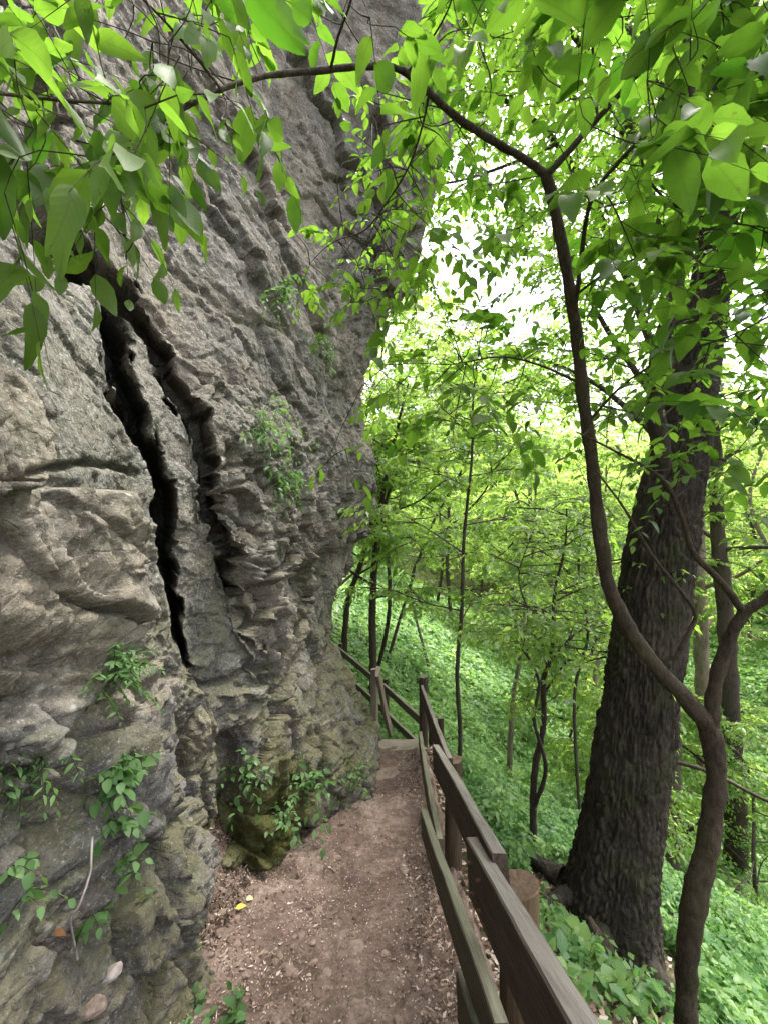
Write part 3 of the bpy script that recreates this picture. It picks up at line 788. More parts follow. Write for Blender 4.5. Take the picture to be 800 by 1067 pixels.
def flakes(name, X, Y, Zf, L, Wd, mat, label, rng, lift=.006, tilt=.35):
    N = len(X); th = rng.random(N) * 6.283
    base = np.stack([X, Y, Zf(X[None], Y[None])[0] + lift], -1)
    t = np.stack([np.cos(th), np.sin(th), rng.normal(size=N) * .2], -1)
    n = UP + rng.normal(size=(N, 3)) * tilt
    mb = MB(); leaves(mb, base, t, n, L, Wd, T_LO, .2, .1, rng)
    o = mb.build(name, mat); return tag(o, label, None, None, 'stuff')
r2 = np.random.default_rng(21)
N = 17000
Yv = 1.3 + 4.2 * r2.random(N) ** 1.6; Xr = r2.random(N)
Xv = np.where(Xr < .5, -.32 - 1.25 * r2.random(N), np.where(Xr < .8, .36 - np.abs(r2.normal(size=N)) * .13, -1.2 + 1.7 * r2.random(N)))
kp = fbm(np.stack([Xv * 3, Yv * 3, 0 * Xv], -1) + 44, 3) + .25 * (np.abs(Xv + .2) > .35) > r2.random(N) * .5 - .1
Xv, Yv = Xv[kp], Yv[kp]; N = len(Xv)
flakes('leaf_litter', Xv, Yv, path_z, .008 + .032 * r2.random(N) ** 2.2, .004 + .014 * r2.random(N) ** 2, M_CHIP, 'pale chips and dry leaf bits strewn along the path edges', r2, .006, .5)
N = 14000
Yv = 1.2 + 4.4 * r2.random(N) ** 1.5; Xv = -1.3 + 1.75 * r2.random(N)
flakes('gravel', Xv, Yv, path_z, .006 + .012 * r2.random(N) ** 1.5, .005 + .009 * r2.random(N) ** 1.5, M_GRIT, 'fine grit scattered over the trodden earth', r2, .004, .7)
N = 9000
Yv = 1.2 + 5 * r2.random(N); Xv = .45 + 1.8 * r2.random(N) ** 1.5
flakes('leaf_litter', Xv, Yv, lambda a, b: terrain(a, b), .03 + .05 * r2.random(N), .015 + .02 * r2.random(N), M_CHIP, 'dead brown leaves and twigs on the bank below the fence', r2, .012, .5)
N = 5000
Yv = 2.2 + 1.6 * r2.random(N); Xv = -.9 - .6 * r2.random(N)
flakes('leaf_litter', Xv, Yv, path_z, .012 + .03 * r2.random(N) ** 2, .008 + .014 * r2.random(N) ** 2, M_HUMUS, 'dark leaf mould with pale flecks in the hollow at the cliff foot', r2, .008, .6)
# loose pebbles: broken lumps, half sunk
mb = MB(); N = 900
nn_, mm_ = 7, 9
th = np.linspace(0, np.pi, nn_)[:, None]; ph = (np.arange(mm_) * 2 * np.pi / mm_)[None]
US = np.stack([np.sin(th) * np.cos(ph), np.sin(th) * np.sin(ph), np.cos(th) + 0 * ph], -1).reshape(-1, 3)
Yv = 1.3 + 4.2 * r2.random(N) ** 1.4; Xv = np.where(r2.random(N) < .55, -.2 - 1.1 * r2.random(N), -1.0 + 1.45 * r2.random(N))
Zv = path_z(Xv[None], Yv[None])[0]
for i in range(N):
    sz = .005 + .026 * r2.random() ** 3
    V = US * (1 + .35 * perlin(US * 1.4 + i * 2.1))[:, None] * np.array([1, .55 + .4 * r2.random(), .35 + .3 * r2.random()]) * sz
    a = r2.random() * 6.28; c_, s_ = math.cos(a), math.sin(a)
    V = np.stack([c_ * V[:, 0] - s_ * V[:, 1], s_ * V[:, 0] + c_ * V[:, 1], V[:, 2]], -1) + (Xv[i], Yv[i], Zv[i] + sz * .1)
    mb.add(V, grid_faces(nn_, mm_, True), None, np.zeros((len(V), 3)) + (0, 0, .12 + .5 * r2.random()))
o = mb.build('pebbles', M_GRIT, None, False); tag(o, 'small broken pebbles lying on the path', None, None, 'stuff')

def single_leaf(name, label, p, L, Wd, t, n, mat, tint=.5):
    mb = MB(); leaves(mb, np.zeros((1, 3)), np.array([t], float), np.array([n], float), np.array([L]), np.array([Wd]), T_HI, .3, .2, np.random.default_rng(int(L * 1e5)), 0, np.array([tint]))
    o = mb.build(name, mat); o.location = [float(v) for v in p]; return tag(o, label, 'leaf')
p = path_pt(246, 949); single_leaf('fallen_leaf', 'bright yellow fallen leaf at the edge of the path', p + (0, 0, .015), .062, .03, (1, .3, .12), (-.15, -.5, 1), M_YELL)
p = path_pt(257, 938); single_leaf('fallen_leaf', 'faded pale green leaf beside the yellow leaf', p + (0, 0, .015), .05, .03, (1, -.3, .2), (.1, -.5, 1), M_PALELEAF)
p, nn = on_cliff(54, 967); single_leaf('fallen_leaf', 'curled orange brown leaf caught on the cliff ledge', p + nn * .015, .042, .017, (.8, -.3, .1), (.4, -.6, .8), M_BRLEAF)

# thin root hanging down the near ledge
mb = MB(); pts = []
for (x, y) in [(98, 858), (92, 885), (93, 905), (84, 925), (79, 940), (78, 985)]:
    p, nn = on_cliff(x, y); pts.append([*(p + nn * .02 + np.array([.02, -.04, 0])), .0035])
mb.tube(catmull(np.array(pts), 28), 6, .3); o = mb.build('hanging_root', M_PALE); tag(o, 'thin pale root hanging down the mossy ledge', 'root')

# ------------------------------------------------------------------ plants on the rock
def rock_plant(name, label, px, py, n_st, length, K, L, seed, droop=.5, wr=.5, mat=None, spread=1.0, out=.6, up=.35, group=None, p=None, nn=None, tm=None):
    if p is None:
        p, nn = on_cliff(px, py)
        if p is None: return
    rng = np.random.default_rng(seed)
    t = thing(name, label, 'plant', p, group)
    D = nn * out + rng.normal(size=(n_st, 3)) * spread * .6 + UP * up
    A = p - nn * .01 + rng.normal(size=(n_st, 3)) * length * .12
    mb = MB()
    sprays(mb, A, D, length * (.55 + .6 * rng.random(n_st)), K, L, tm or T_MID, rng, wr, droop, .2, .4, 60, .0016, 0, 1)
    mb.build('foliage', [mat or M_LFERN, M_BARK], t)
    return t
rock_plant('fern', 'largest leafy clump growing from the middle of the cliff', 272, 442, 34, .5, 10, .062, 1, .7, .36, spread=2.2)
rock_plant('fern', 'trailing green sprig just below the largest leafy clump', 303, 500, 22, .42, 10, .06, 2, 1.0, .42, spread=1.2)
rock_plant('fern', 'small bluish tuft rooted in a seam high on the cliff', 331, 356, 22, .34, 9, .065, 3, .8, .3, spread=1.2)
rock_plant('fern', 'thin mossy sprig on the cliff above the bluish tuft', 290, 305, 16, .42, 9, .065, 4, .7, .45, spread=1.3)
rock_plant('fern', 'tiny fern at the left hand end of the lower ledge', 45, 790, 16, .16, 10, .03, 5, .6, .35)
rock_plant('fern', 'soft green ferny mat on top of the lower ledge', 118, 705, 44, .16, 11, .026, 6, .4, .4, up=.8)
rock_plant('seedling', 'leafy creeper climbing the front of the mossy ledge', 125, 815, 22, .17, 6, .046, 7, .5, .6, up=.5)
rock_plant('seedling', 'lower shoot of broad leaves under the leafy creeper', 122, 850, 7, .12, 5, .045, 8, .5, .6)
rock_plant('seedling', 'star shaped rosette of bright leaves low on the ledge', 130, 902, 8, .09, 5, .042, 9, .3, .55)
rock_plant('seedling', 'three leaved seedling beside the hanging root', 98, 952, 3, .07, 4, .042, 10, .3, .6)
rock_plant('seedling', 'pair of pale green leaves right of the three leaved seedling', 146, 945, 2, .05, 4, .035, 11, .3, .6)
rock_plant('seedling', 'yellowish sprout near the bottom corner of the cliff', 28, 935, 4, .08, 4, .042, 12, .5, .6)
rock_plant('seedling', 'pale green weed at the cliff edge, nearest its yellowish neighbour', 12, 905, 4, .07, 4, .036, 13, .5, .6)
rock_plant('seedling', 'bushy dark green plant at the mossy foot of the cliff', 318, 825, 28, .4, 7, .06, 14, .3, .48, up=.8, spread=1.6)
rock_plant('seedling', 'small green plant on the rock above the moss', 256, 805, 14, .26, 6, .055, 15, .4, .5, up=.6)
rock_plant('seedling', 'sparse shoots between the bushy plant and the path', 365, 815, 14, .3, 5, .05, 16, .3, .5, up=.8)
rock_plant('seedling', 'low leaves below the bushy plant near the path edge', 292, 855, 14, .22, 5, .05, 17, .3, .5, up=.6)
for (x, y, ns, L, lab, sd) in [(190, 1000, 9, .05, 'broad leaved weed growing where ledge meets path', 18), (245, 1058, 6, .05, 'small green weed rooted in the path', 19), (205, 1055, 5, .045, 'low weed against the foot of the ledge', 20)]:
    p = path_pt(x, y); rock_plant('weed', lab, 0, 0, ns, .13, 5, L, sd, .3, .6, up=1.0, p=p, nn=np.array([0, 0, 1.0]))

# ------------------------------------------------------------------ big tree
def big_trunk():
    ctl = []
    for (x, y, d, r) in [(622, 1035, 3.3, .37), (627, 985, 3.3, .345), (640, 900, 3.3, .295), (657, 790, 3.3, .268), (676, 660, 3.3, .25), (693, 540, 3.3, .228), (711, 455, 3.3, .185), (727, 375, 3.35, .145), (745, 250, 3.4, .13), (757, 150, 3.5, .135), (768, 0, 3.6, .13), (780, -250, 3.8, .1), (790, -600, 4.0, .05)]:
        ctl.append([*W(x, y, d), r])
    C = catmull(np.array(ctl), 700); n = len(C); m = 220
    T = norm(np.gradient(C[:, :3], axis=0)); th = np.arange(m) * 2 * np.pi / m
    A = norm(np.cross(np.broadcast_to([0, 1.0, 0], (n, 3)), T)); B = np.cross(T, A)
    h = np.linspace(0, 1, n) * 0 + (C[:, 2] - C[0, 2])
    R = C[:, 3][:, None] * np.ones(m)
    flare = np.exp(-h / .38)[:, None] * (.32 + .5 * (np.cos(th * 5 + .8) * .5 + .5)[None] ** 1.5 + .18 * (np.cos(th * 3 + 2.1) * .5 + .5)[None])
    R = R * (1 + flare * .8)
    # furrowed bark: lozenge ridges
    q = np.stack([np.cos(th)[None] * .32 + 0 * R, np.sin(th)[None] * .32 + 0 * R, h[:, None] + 0 * R], -1).reshape(-1, 3)
    wq = q * (1, 1, .22)
    wp = np.stack([fbm(q * 5 + 1, 3), fbm(q * 5 + 11, 3), fbm(q * 5 + 21, 3)], -1)
    f1, f2, c = worley(wq * 27 + wp * 1.5)
    rid = np.sqrt(np.clip(f2 - f1, 0, 1)).reshape(n, m)
    fine = fbm(q * (70, 70, 16), 4, .6, ridged=True).reshape(n, m)
    low = fbm(q * 2.2, 3).reshape(n, m)
    R = R + (.046 * rid - .03) * np.interp(h, [0, 4, 8], [1, .85, .5])[:, None] + .012 * fine + .025 * low
    V = C[:, None, :3] + R[..., None] * (np.cos(th)[None, :, None] * A[:, None] + np.sin(th)[None, :, None] * B[:, None])
    return V.reshape(-1, 3), grid_faces(n, m, True), C
bv, bf, bigC = big_trunk()
big = thing('tree', 'broad old tree with deeply furrowed dark bark beside the fence', 'tree', (*bigC[40, :2], bigC[40, 2]))
mesh_np('trunk', bv, bf, M_BARKBIG, big)
for i, (x, y, x2, y2) in enumerate([(1.58, 3.08, 1.3, 2.35), (1.46, 3.28, .95, 3.0), (1.85, 3.05, 2.1, 2.3), (1.46, 3.48, .95, 4.1)]):
    q = np.array([[x, y, gz(x, y) + .12, .08], [x * .6 + x2 * .4, y * .6 + y2 * .4 + .03, gz(x * .6 + x2 * .4, y * .6 + y2 * .4) + .03, .05], [x * .25 + x2 * .75, y * .25 + y2 * .75 - .03, gz(x * .25 + x2 * .75, y * .25 + y2 * .75) + .0, .035], [x2, y2, gz(x2, y2) - .06, .025]])
    mb = MB(); mb.tube(catmull(q, 46), 16, .7, i + 3); mb.build('root', M_BARKBIG, big)
limbs_big = [
    [W(700, 520, 3.25), W(684, 440, 3.15), W(685, 370, 3.05), W(706, 290, 2.95), W(722, 180, 3.0), W(716, 60, 3.1), W(700, -120, 3.2)],
    [W(745, 250, 3.4), W(700, 120, 3.9), W(640, 10, 4.4), W(560, -90, 4.8)],
    [W(752, 190, 3.45), W(800, 60, 3.2), W(880, -60, 3.0)],
    [W(768, 20, 3.6), W(720, -150, 3.2), W(650, -330, 2.8)],
    [W(770, -30, 3.7), W(800, -120, 4.6), W(790, -160, 6.0)]]
bigbranch = []
for i, pts in enumerate(limbs_big):
    r0 = [.07, .06, .08, .07, .06][i]
    C = catmull(np.hstack([np.array(pts), np.linspace(r0, r0 * .3, len(pts))[:, None]]), 60)
    mb = MB(); mb.tube(C, 14, .35, i); mb.build('limb', M_BARKBIG, big); bigbranch.append(C)

def crown(branches, rng, per_len, sub_len, spray_len, K, L, tmpl, mats, parent, name='crown', start=.3, twig=.004, elev=.1, excl=None, wr=.5, sub_r=.008, tintc=True, nspr=5):
    """side shoots along every branch, each carrying level sprays of leaves"""
    mb = MB(); A = []; D = []; TI = []
    for C in branches:
        n = len(C); seg = np.linalg.norm(np.diff(C[:, :3], axis=0), axis=1).sum()
        ns = max(3, int(seg * per_len))
        for k in range(ns):
            f = start + (1 - start) * (k + rng.random()) / ns; i = min(int(f * (n - 1)), n - 2)
            p = C[i, :3]; t = norm(C[i + 1, :3] - C[i, :3])
            a = rng.random() * 6.283
            d = norm(np.array([math.cos(a), math.sin(a), elev + .25 * rng.normal()]) + t * .35)
            ln = sub_len * (.5 + .7 * rng.random()) * (1.15 - .5 * f)
            q = p + d * ln + UP * (-.12 * ln)
            mid = p + d * ln * .5 + rng.normal(size=3) * ln * .06
            if excl is not None and excl(q): continue
            mb.tube(catmull(np.array([[*p, sub_r], [*mid, sub_r * .7], [*q, sub_r * .35]]), 5), 4, mat=1)
            s = norm(np.cross(d, UP)); ti = rng.random()
            for g in range(nspr):
                ff = .35 + .65 * (g + rng.random()) / nspr
                A.append(p + (q - p) * ff + rng.normal(size=3) * .02); D.append(norm(d * .7 + s * rng.choice([-1, 1]) * (.4 + .7 * rng.random()) + rng.normal(size=3) * .2)); TI.append(ti)
    if A:
        A = np.array(A); D = np.array(D)
        sprays(mb, A, D, spray_len * (.6 + .7 * rng.random(len(A))), K, L * (.8 + .4 * rng.random(len(A))), tmpl, rng, wr, .25, .22, .4, 55, twig, 0, 1, tintc=np.array(TI) * .7 + .15)
    return mb.build(name, mats, parent)

def sky_gap(q):
    v = q - EYE
    if v[1] < .2: return False
    x = 400 + FPX * v[0] / v[1]; y = 533.5 - FPX * v[2] / v[1]
    return ((x - 500) / 44) ** 2 + ((y - 300) / 28) ** 2 < 1 or ((x - 552) / 22) ** 2 + ((y - 205) / 20) ** 2 < 1 or ((x - 555) / 22) ** 2 + ((y - 330) / 16) ** 2 < 1
def gap_some(prob, rng):
    return lambda q: sky_gap(q) and rng.random() < prob

rg = np.random.default_rng(31)
crown(bigbranch + [bigC[420:, :]], rg, 7, 1.1, .5, 8, .085, T_LO, [M_LCAN, M_BARKD], big, 'crown', .15, .003, .05, gap_some(.97, rg))

# ------------------------------------------------------------------ the leaning young tree by the fence
ft = thing('tree', 'slender forked young tree arching over the path with big bright leaves', 'tree', tuple(W(716, 1150, 2.0)))
def limb(name, pts, mat=M_BARK, sides=14, n=70, bump=.4, seed=0):
    C = catmull(np.array([[*W(x, y, d), r * .82] for (x, y, d, r) in pts]), n)
    mb = MB(); mb.tube(C, sides, bump, seed); mb.build(name, mat, ft); return C
B_ = {}
B_['trunk'] = limb('trunk', [(714, 1180, 2.0, .062), (714, 1067, 2.0, .058), (716, 1000, 2.0, .056), (722, 940, 1.98, .062), (732, 900, 1.98, .056), (742, 850, 2.0, .053), (745, 800, 2.0, .052), (738, 760, 2.0, .056), (714, 728, 2.0, .046), (685, 697, 2.0, .043), (655, 655, 2.0, .041), (634, 610, 1.98, .039), (624, 550, 1.95, .036), (616, 480, 1.92, .035), (608, 420, 1.9, .033), (600, 350, 1.86, .031), (588, 270, 1.8, .029), (576, 210, 1.74, .027), (568, 180, 1.7, .026)], sides=26, n=240, bump=.32)
B_['right'] = limb('limb', [(740, 765, 2.0, .045), (744, 715, 1.98, .036), (756, 675, 1.95, .031), (772, 642, 1.92, .029), (800, 622, 1.88, .026), (850, 590, 1.8, .02), (930, 540, 1.75, .012)], seed=3)
B_['cross'] = limb('limb', [(776, 640, 1.92, .022), (752, 608, 1.9, .018), (722, 576, 1.88, .015), (712, 545, 1.85, .012), (690, 500, 1.8, .009), (640, 470, 1.75, .006), (600, 450, 1.7, .004)], seed=4)
B_['stub'] = limb('limb', [(702, 690, 2.0, .016), (714, 665, 2.0, .013), (724, 642, 2.0, .011), (712, 620, 1.98, .009), (680, 580, 1.95, .008), (650, 530, 1.9, .006), (620, 490, 1.85, .004)], seed=5)
B_['arch'] = limb('limb', [(568, 182, 1.7, .02), (545, 165, 1.68, .019), (505, 142, 1.63, .017), (470, 118, 1.58, .016), (440, 90, 1.52, .015), (415, 72, 1.46, .013), (380, 69, 1.4, .0115), (330, 74, 1.32, .0105), (285, 78, 1.24, .0095), (245, 88, 1.16, .008), (205, 106, 1.08, .0065), (140, 142, 1.0, .005), (60, 190, .92, .003)], seed=6)
B_['up'] = limb('limb', [(568, 184, 1.7, .018), (590, 160, 1.66, .015), (620, 126, 1.6, .013), (650, 92, 1.52, .012), (680, 58, 1.45, .011), (702, 18, 1.38, .009), (716, -40, 1.3, .007), (730, -130, 1.2, .004)], seed=7)
B_['diag'] = limb('limb', [(598, 330, 1.84, .012), (605, 270, 1.72, .0105), (615, 210, 1.6, .0095), (645, 168, 1.5, .009), (690, 126, 1.4, .008), (745, 86, 1.3, .0075), (800, 28, 1.2, .006), (850, -30, 1.1, .004)], seed=8)
B_['twig1'] = limb('branch', [(665, 150, 1.45, .005), (672, 180, 1.44, .005), (690, 205, 1.42, .0045), (720, 222, 1.4, .004), (760, 232, 1.35, .003), (820, 240, 1.3, .002)], sides=8, n=40)
B_['twig2'] = limb('branch', [(622, 125, 1.6, .006), (620, 90, 1.56, .0055), (617, 45, 1.5, .005), (622, 0, 1.45, .004), (612, -60, 1.4, .003)], sides=8, n=40)
B_['twig3'] = limb('branch', [(596, 310, 1.83, .008), (630, 285, 1.75, .006), (680, 262, 1.65, .005), (740, 246, 1.55, .004), (810, 240, 1.45, .0025)], sides=8, n=40)
B_['twig4'] = limb('branch', [(606, 400, 1.9, .009), (560, 380, 1.95, .006), (520, 372, 2.0, .005), (470, 380, 2.05, .003)], sides=8, n=40)
B_['twig5'] = limb('branch', [(612, 440, 1.9, .009), (650, 400, 1.8, .006), (700, 370, 1.7, .005), (760, 350, 1.6, .004), (820, 320, 1.5, .003)], sides=8, n=40)
B_['twig6'] = limb('branch', [(447, 96, 1.53, .006), (440, 130, 1.6, .005), (425, 175, 1.7, .0045), (400, 215, 1.8, .004), (380, 240, 1.9, .003), (352, 250, 2.0, .002)], sides=8, n=40)
B_['twig7'] = limb('branch', [(345, 72, 1.34, .006), (352, 40, 1.28, .005), (366, 0, 1.2, .004), (375, -50, 1.1, .003)], sides=8, n=40)
B_['twig8'] = limb('branch', [(205, 106, 1.08, .005), (150, 108, .95, .004), (90, 106, .85, .0035), (20, 100, .78, .003), (-60, 90, .72, .002)], sides=8, n=40)
B_['twig9'] = limb('branch', [(230, 92, 1.12, .005), (205, 60, 1.0, .004), (170, 20, .9, .003), (120, -30, .8, .002)], sides=8, n=40)
B_['twig10'] = limb('branch', [(130, 148, .99, .004), (125, 190, .95, .0035), (130, 230, .92, .003), (132, 270, .9, .002)], sides=8, n=40)
B_['twig11'] = limb('branch', [(425, 75, 1.48, .005), (450, 40, 1.4, .004), (470, 0, 1.3, .003), (480, -60, 1.2, .002)], sides=8, n=40)
SK = np.vstack([c[:, :3] for c in B_.values()])
mb = MB(); rf = np.random.default_rng(77)
VISB = np.vstack([B_['trunk'][95:], B_['arch'][:50], B_['up'][:45]])[:, :3]
VPX = np.stack([400 + FPX * VISB[:, 0] / VISB[:, 1], 533.5 - FPX * (VISB[:, 2] - 1.65) / VISB[:, 1]], -1)
def in_front(p, r):
    """leaf sprays thin out in front of the main fork so that it shows"""
    if p[1] < .2: return True
    x = 400 + FPX * p[0] / p[1]; y = 533.5 - FPX * (p[2] - 1.65) / p[1]
    d = np.hypot(VPX[:, 0] - x, VPX[:, 1] - y); j = d.argmin()
    return d[j] < r and p[1] < VISB[j, 1] + .05
def region(x0, x1, y0, y1, d0, d1, n, K, L, slen, droop, ldroop, tmpl=T_HI, tilt=.35, gap=.9, bright=.5, down=0.0, wr=.52, reach=.8):
    A = []; D = []
    tries = 0
    slen_ = slen
    while len(A) < n and tries < n * 20:
        tries += 1
        p = W(x0 + (x1 - x0) * rf.random(), y0 + (y1 - y0) * rf.random(), d0 + (d1 - d0) * rf.random())
        if sky_gap(p) and rf.random() < gap: continue
        SKA = np.vstack([SK] + [np.array(A)]) if A else SK
        dist = np.linalg.norm(SKA - p, axis=1); i = dist.argmin()
        if dist[i] > reach: continue
        if rf.random() < .88 and in_front(p, 26): continue
        i = int(rf.choice(np.nonzero(dist < dist[i] + .06)[0]))
        q = SKA[i]; v = p - q; L0 = np.linalg.norm(v)
        if L0 > .06:
            s = rf.normal(size=3) * L0 * .12
            mb.tube(catmull(np.array([[*q, min(.0028, .0018 * p[1])], [*(q + v * .5 + s), .0013 * min(1.6, p[1])], [*p, .001 * min(1.5, p[1])]]), 6), 5, mat=1)
        a = rf.random() * 6.283
        dr = norm(norm(v) * .8 + np.array([math.cos(a), math.sin(a), .1 * rf.normal()]) * .9 - UP * down)
        if rf.random() < .88 and (in_front(p + dr * slen * .6, 20) or in_front(p + dr * slen, 16)): continue
        A.append(p); D.append(dr)
    A = np.array(A); D = np.array(D); M = len(A)
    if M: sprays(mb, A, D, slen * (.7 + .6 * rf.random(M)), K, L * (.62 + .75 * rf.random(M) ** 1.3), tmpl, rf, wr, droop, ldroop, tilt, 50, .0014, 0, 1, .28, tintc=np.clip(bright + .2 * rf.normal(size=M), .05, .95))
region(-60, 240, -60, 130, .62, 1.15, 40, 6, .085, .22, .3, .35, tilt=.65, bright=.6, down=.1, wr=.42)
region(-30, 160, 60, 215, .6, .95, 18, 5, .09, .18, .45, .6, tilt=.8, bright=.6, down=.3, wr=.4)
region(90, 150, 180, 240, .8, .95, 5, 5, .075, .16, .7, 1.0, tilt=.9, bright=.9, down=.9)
region(150, 300, 10, 140, .85, 1.2, 15, 6, .07, .18, .45, .55, tilt=.65, bright=.65, down=.3)
region(205, 450, -70, 35, .9, 1.3, 22, 6, .075, .2, .3, .25, bright=.6)
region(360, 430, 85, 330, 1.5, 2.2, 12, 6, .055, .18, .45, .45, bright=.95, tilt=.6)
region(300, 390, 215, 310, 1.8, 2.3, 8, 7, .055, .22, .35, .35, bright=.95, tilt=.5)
region(430, 620, -90, 125, 1.0, 1.8, 40, 7, .08, .25, .22, .15, bright=.55)
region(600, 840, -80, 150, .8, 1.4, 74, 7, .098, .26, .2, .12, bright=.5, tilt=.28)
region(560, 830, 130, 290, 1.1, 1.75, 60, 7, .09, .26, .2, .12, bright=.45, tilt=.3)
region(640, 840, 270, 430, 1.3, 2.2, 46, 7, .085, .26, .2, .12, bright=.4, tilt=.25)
region(610, 770, 190, 400, 1.6, 2.5, 20, 7, .085, .28, .15, .1, bright=.45, tilt=.22, reach=1.0)
region(440, 620, 325, 440, 1.7, 2.4, 36, 7, .078, .26, .2, .12, bright=.5, tilt=.25)
region(385, 465, 230, 430, 2.0, 3.0, 22, 8, .06, .26, .3, .25, bright=.7, tilt=.4, gap=.9, reach=1.8)
region(375, 480, 60, 340, 1.7, 2.9, 34, 8, .06, .26, .35, .3, bright=.75, tilt=.45, gap=.8, reach=1.3)
region(430, 600, 100, 340, 2.0, 3.2, 72, 8, .062, .3, .2, .15, bright=.6, tilt=.3, gap=.72, reach=1.6)
region(430, 640, -60, 120, 1.8, 3.0, 30, 8, .07, .3, .2, .15, bright=.6, tilt=.3, reach=1.6)
region(640, 765, 240, 440, 1.7, 2.7, 22, 8, .075, .28, .15, .1, bright=.5, tilt=.25, reach=1.2)
region(425, 560, 60, 250, 1.6, 2.4, 30, 8, .07, .24, .25, .18, bright=.55, gap=.97)
region(330, 480, 455, 495, 1.9, 2.4, 5, 4, .06, .18, .4, .4, bright=.95, reach=1.3)
region(600, 760, 430, 540, 1.7, 2.2, 16, 6, .07, .24, .2, .12, bright=.45, tilt=.25)
region(760, 840, 430, 640, 1.5, 2.0, 14, 6, .075, .22, .2, .12, bright=.45)
mb.build('foliage', [M_LNEAR, M_BARKD], ft)

# ------------------------------------------------------------------ other trees
def simple_tree(name, label, pts, nb, blen, L, seed, bark, lmat, per=7, sub=.55, spray=.3, K=7, f0=.35, tmpl=T_LO, group=None, cat='tree', excl=None, elev=.35, extra=None, nspr=5, bump=.35):
    rng = np.random.default_rng(seed)
    C = catmull(np.array(pts, float), 90)
    t = thing(name, label, cat, C[0, :3], group)
    mb = MB(); mb.tube(C, 12, bump, seed); br = []
    if extra:
        for e in extra:
            Ce = catmull(np.array(e, float), 60); mb.tube(Ce, 10, bump, seed + 5); br.append(Ce)
    n = len(C)
    for k in range(nb):
        f = f0 + (1 - f0) * (k + rng.random()) / nb; i = min(int(f * (n - 1)), n - 2)
        p = C[i]; a = 2.4 * k + rng.random()
        ln = blen * (1.15 - .65 * f) * (.7 + .6 * rng.random())
        d = norm(np.array([math.cos(a), math.sin(a), elev + .3 * rng.normal()]))
        r = max(p[3] * .45, .004)
        Cb = catmull(np.array([[*p[:3], r], [*(p[:3] + d * ln * .4 + rng.normal(size=3) * ln * .04), r * .7], [*(p[:3] + d * ln * .75 + UP * ln * .05), r * .4], [*(p[:3] + d * ln + UP * ln * -.03), r * .2]]), 14)
        mb.tube(Cb, 6, 0); br.append(Cb)
    mb.build('trunk', bark, t)
    ex = (lambda q: (excl(q) if excl else False))
    crown(br + [C[int(n * max(f0, .6)):]], rng, per, sub, spray, K, L, tmpl, [lmat, bark], t, 'crown', .25, .0025 if tmpl is not T_LO else .002, .05, ex, nspr=nspr)
    return t
def gpt(px, d, dz=-.1):
    x = (px - 400) / FPX * d; return np.array([x, d, gz(x, d) + dz])
def tr(px, d, *rest):
    g = gpt(px, d); return [[*g, rest[0][2]]] + [[*W(x, y, dd), r] for (x, y, r, dd) in [(a[0], a[1], a[2], a[3] if len(a) > 3 else d) for a in rest[1:]]]
rs = np.random.default_rng(5); EX = gap_some(.97, rs)
simple_tree('tree', 'straight thin dark sapling just past the second fence post', tr(478, 5.5, (0, 0, .03), (479, 760, .028), (476, 700, .027), (481, 630, .025), (483, 560, .021), (491, 480, .017), (493, 410, .012), (502, 340, .006)), 14, 1.5, .085, 41, M_BARKD, M_LSAP, excl=EX)
simple_tree('tree', 'twisted double stemmed dark sapling below the first fence post', tr(557, 3.95, (0, 0, .036), (555, 850, .032), (557, 800, .03), (566, 755, .026), (566, 710, .023), (576, 665, .018), (577, 620, .014), (588, 570, .01), (590, 530, .006)), 10, .9, .07, 42, M_BARKD, M_LSAP,
            extra=[[[*W(556, 842, 3.93), .02], [*W(568, 800, 3.88), .018], [*W(556, 750, 3.88), .015], [*W(561, 710, 3.88), .012], [*W(544, 670, 3.88), .010], [*W(550, 640, 3.88), .008], [*W(540, 600, 3.88), .006], [*W(556, 550, 3.8), .004]],
                   [[*W(572, 690, 3.95), .012], [*W(600, 660, 3.95), .008], [*W(640, 650, 3.9), .004]],
                   [[*W(568, 720, 3.95), .012], [*W(590, 690, 3.9), .008], [*W(605, 690, 3.9), .004]]], f0=.5, excl=EX)
simple_tree('tree', 'upright dark trunk behind the leaning handrail', tr(389, 8.6, (0, 0, .085), (389, 700, .08), (388, 640, .075), (391, 580, .07), (398, 520, .055), (408, 470, .04), (425, 400, .02)), 12, 2.6, .12, 43, M_BARKD, M_LSAP,
            extra=[[[*W(390, 600, 8.6), .05], [*W(395, 550, 8.5), .04], [*W(412, 495, 8.4), .03], [*W(440, 440, 8.3), .015]]], excl=EX)
simple_tree('tree', 'thin leaning trunk close to the corner of the cliff', tr(358, 10.5, (0, 0, .08), (362, 630, .07), (375, 590, .06), (386, 550, .05), (396, 505, .04), (404, 450, .02)), 9, 2.2, .13, 44, M_BARK, M_LSAP, excl=EX)
simple_tree('tree', 'brown trunk half hidden by the corner of the cliff', tr(342, 11.5, (0, 0, .13), (342, 650, .12), (341, 590, .11), (344, 500, .09), (350, 400, .05)), 8, 2.5, .14, 45, M_BARKP, M_LSAP, excl=EX)
simple_tree('tree', 'slim pale trunk leaning on the green slope', tr(529, 9.5, (0, 0, .07), (534, 730, .05), (541, 690, .045), (546, 640, .04), (556, 560, .03), (558, 470, .015)), 10, 2.4, .12, 46, M_BARKP, M_LSAP, excl=EX)
simple_tree('tree', 'stout dark trunk standing right of the forked young tree', tr(766, 11.5, (0, 0, .3), (766, 860, .25), (762, 760, .22), (756, 650, .2), (748, 560, .18), (744, 480, .16), (742, 380, .1)), 9, 3.2, .15, 47, M_BARKD, M_LFAR, f0=.5)
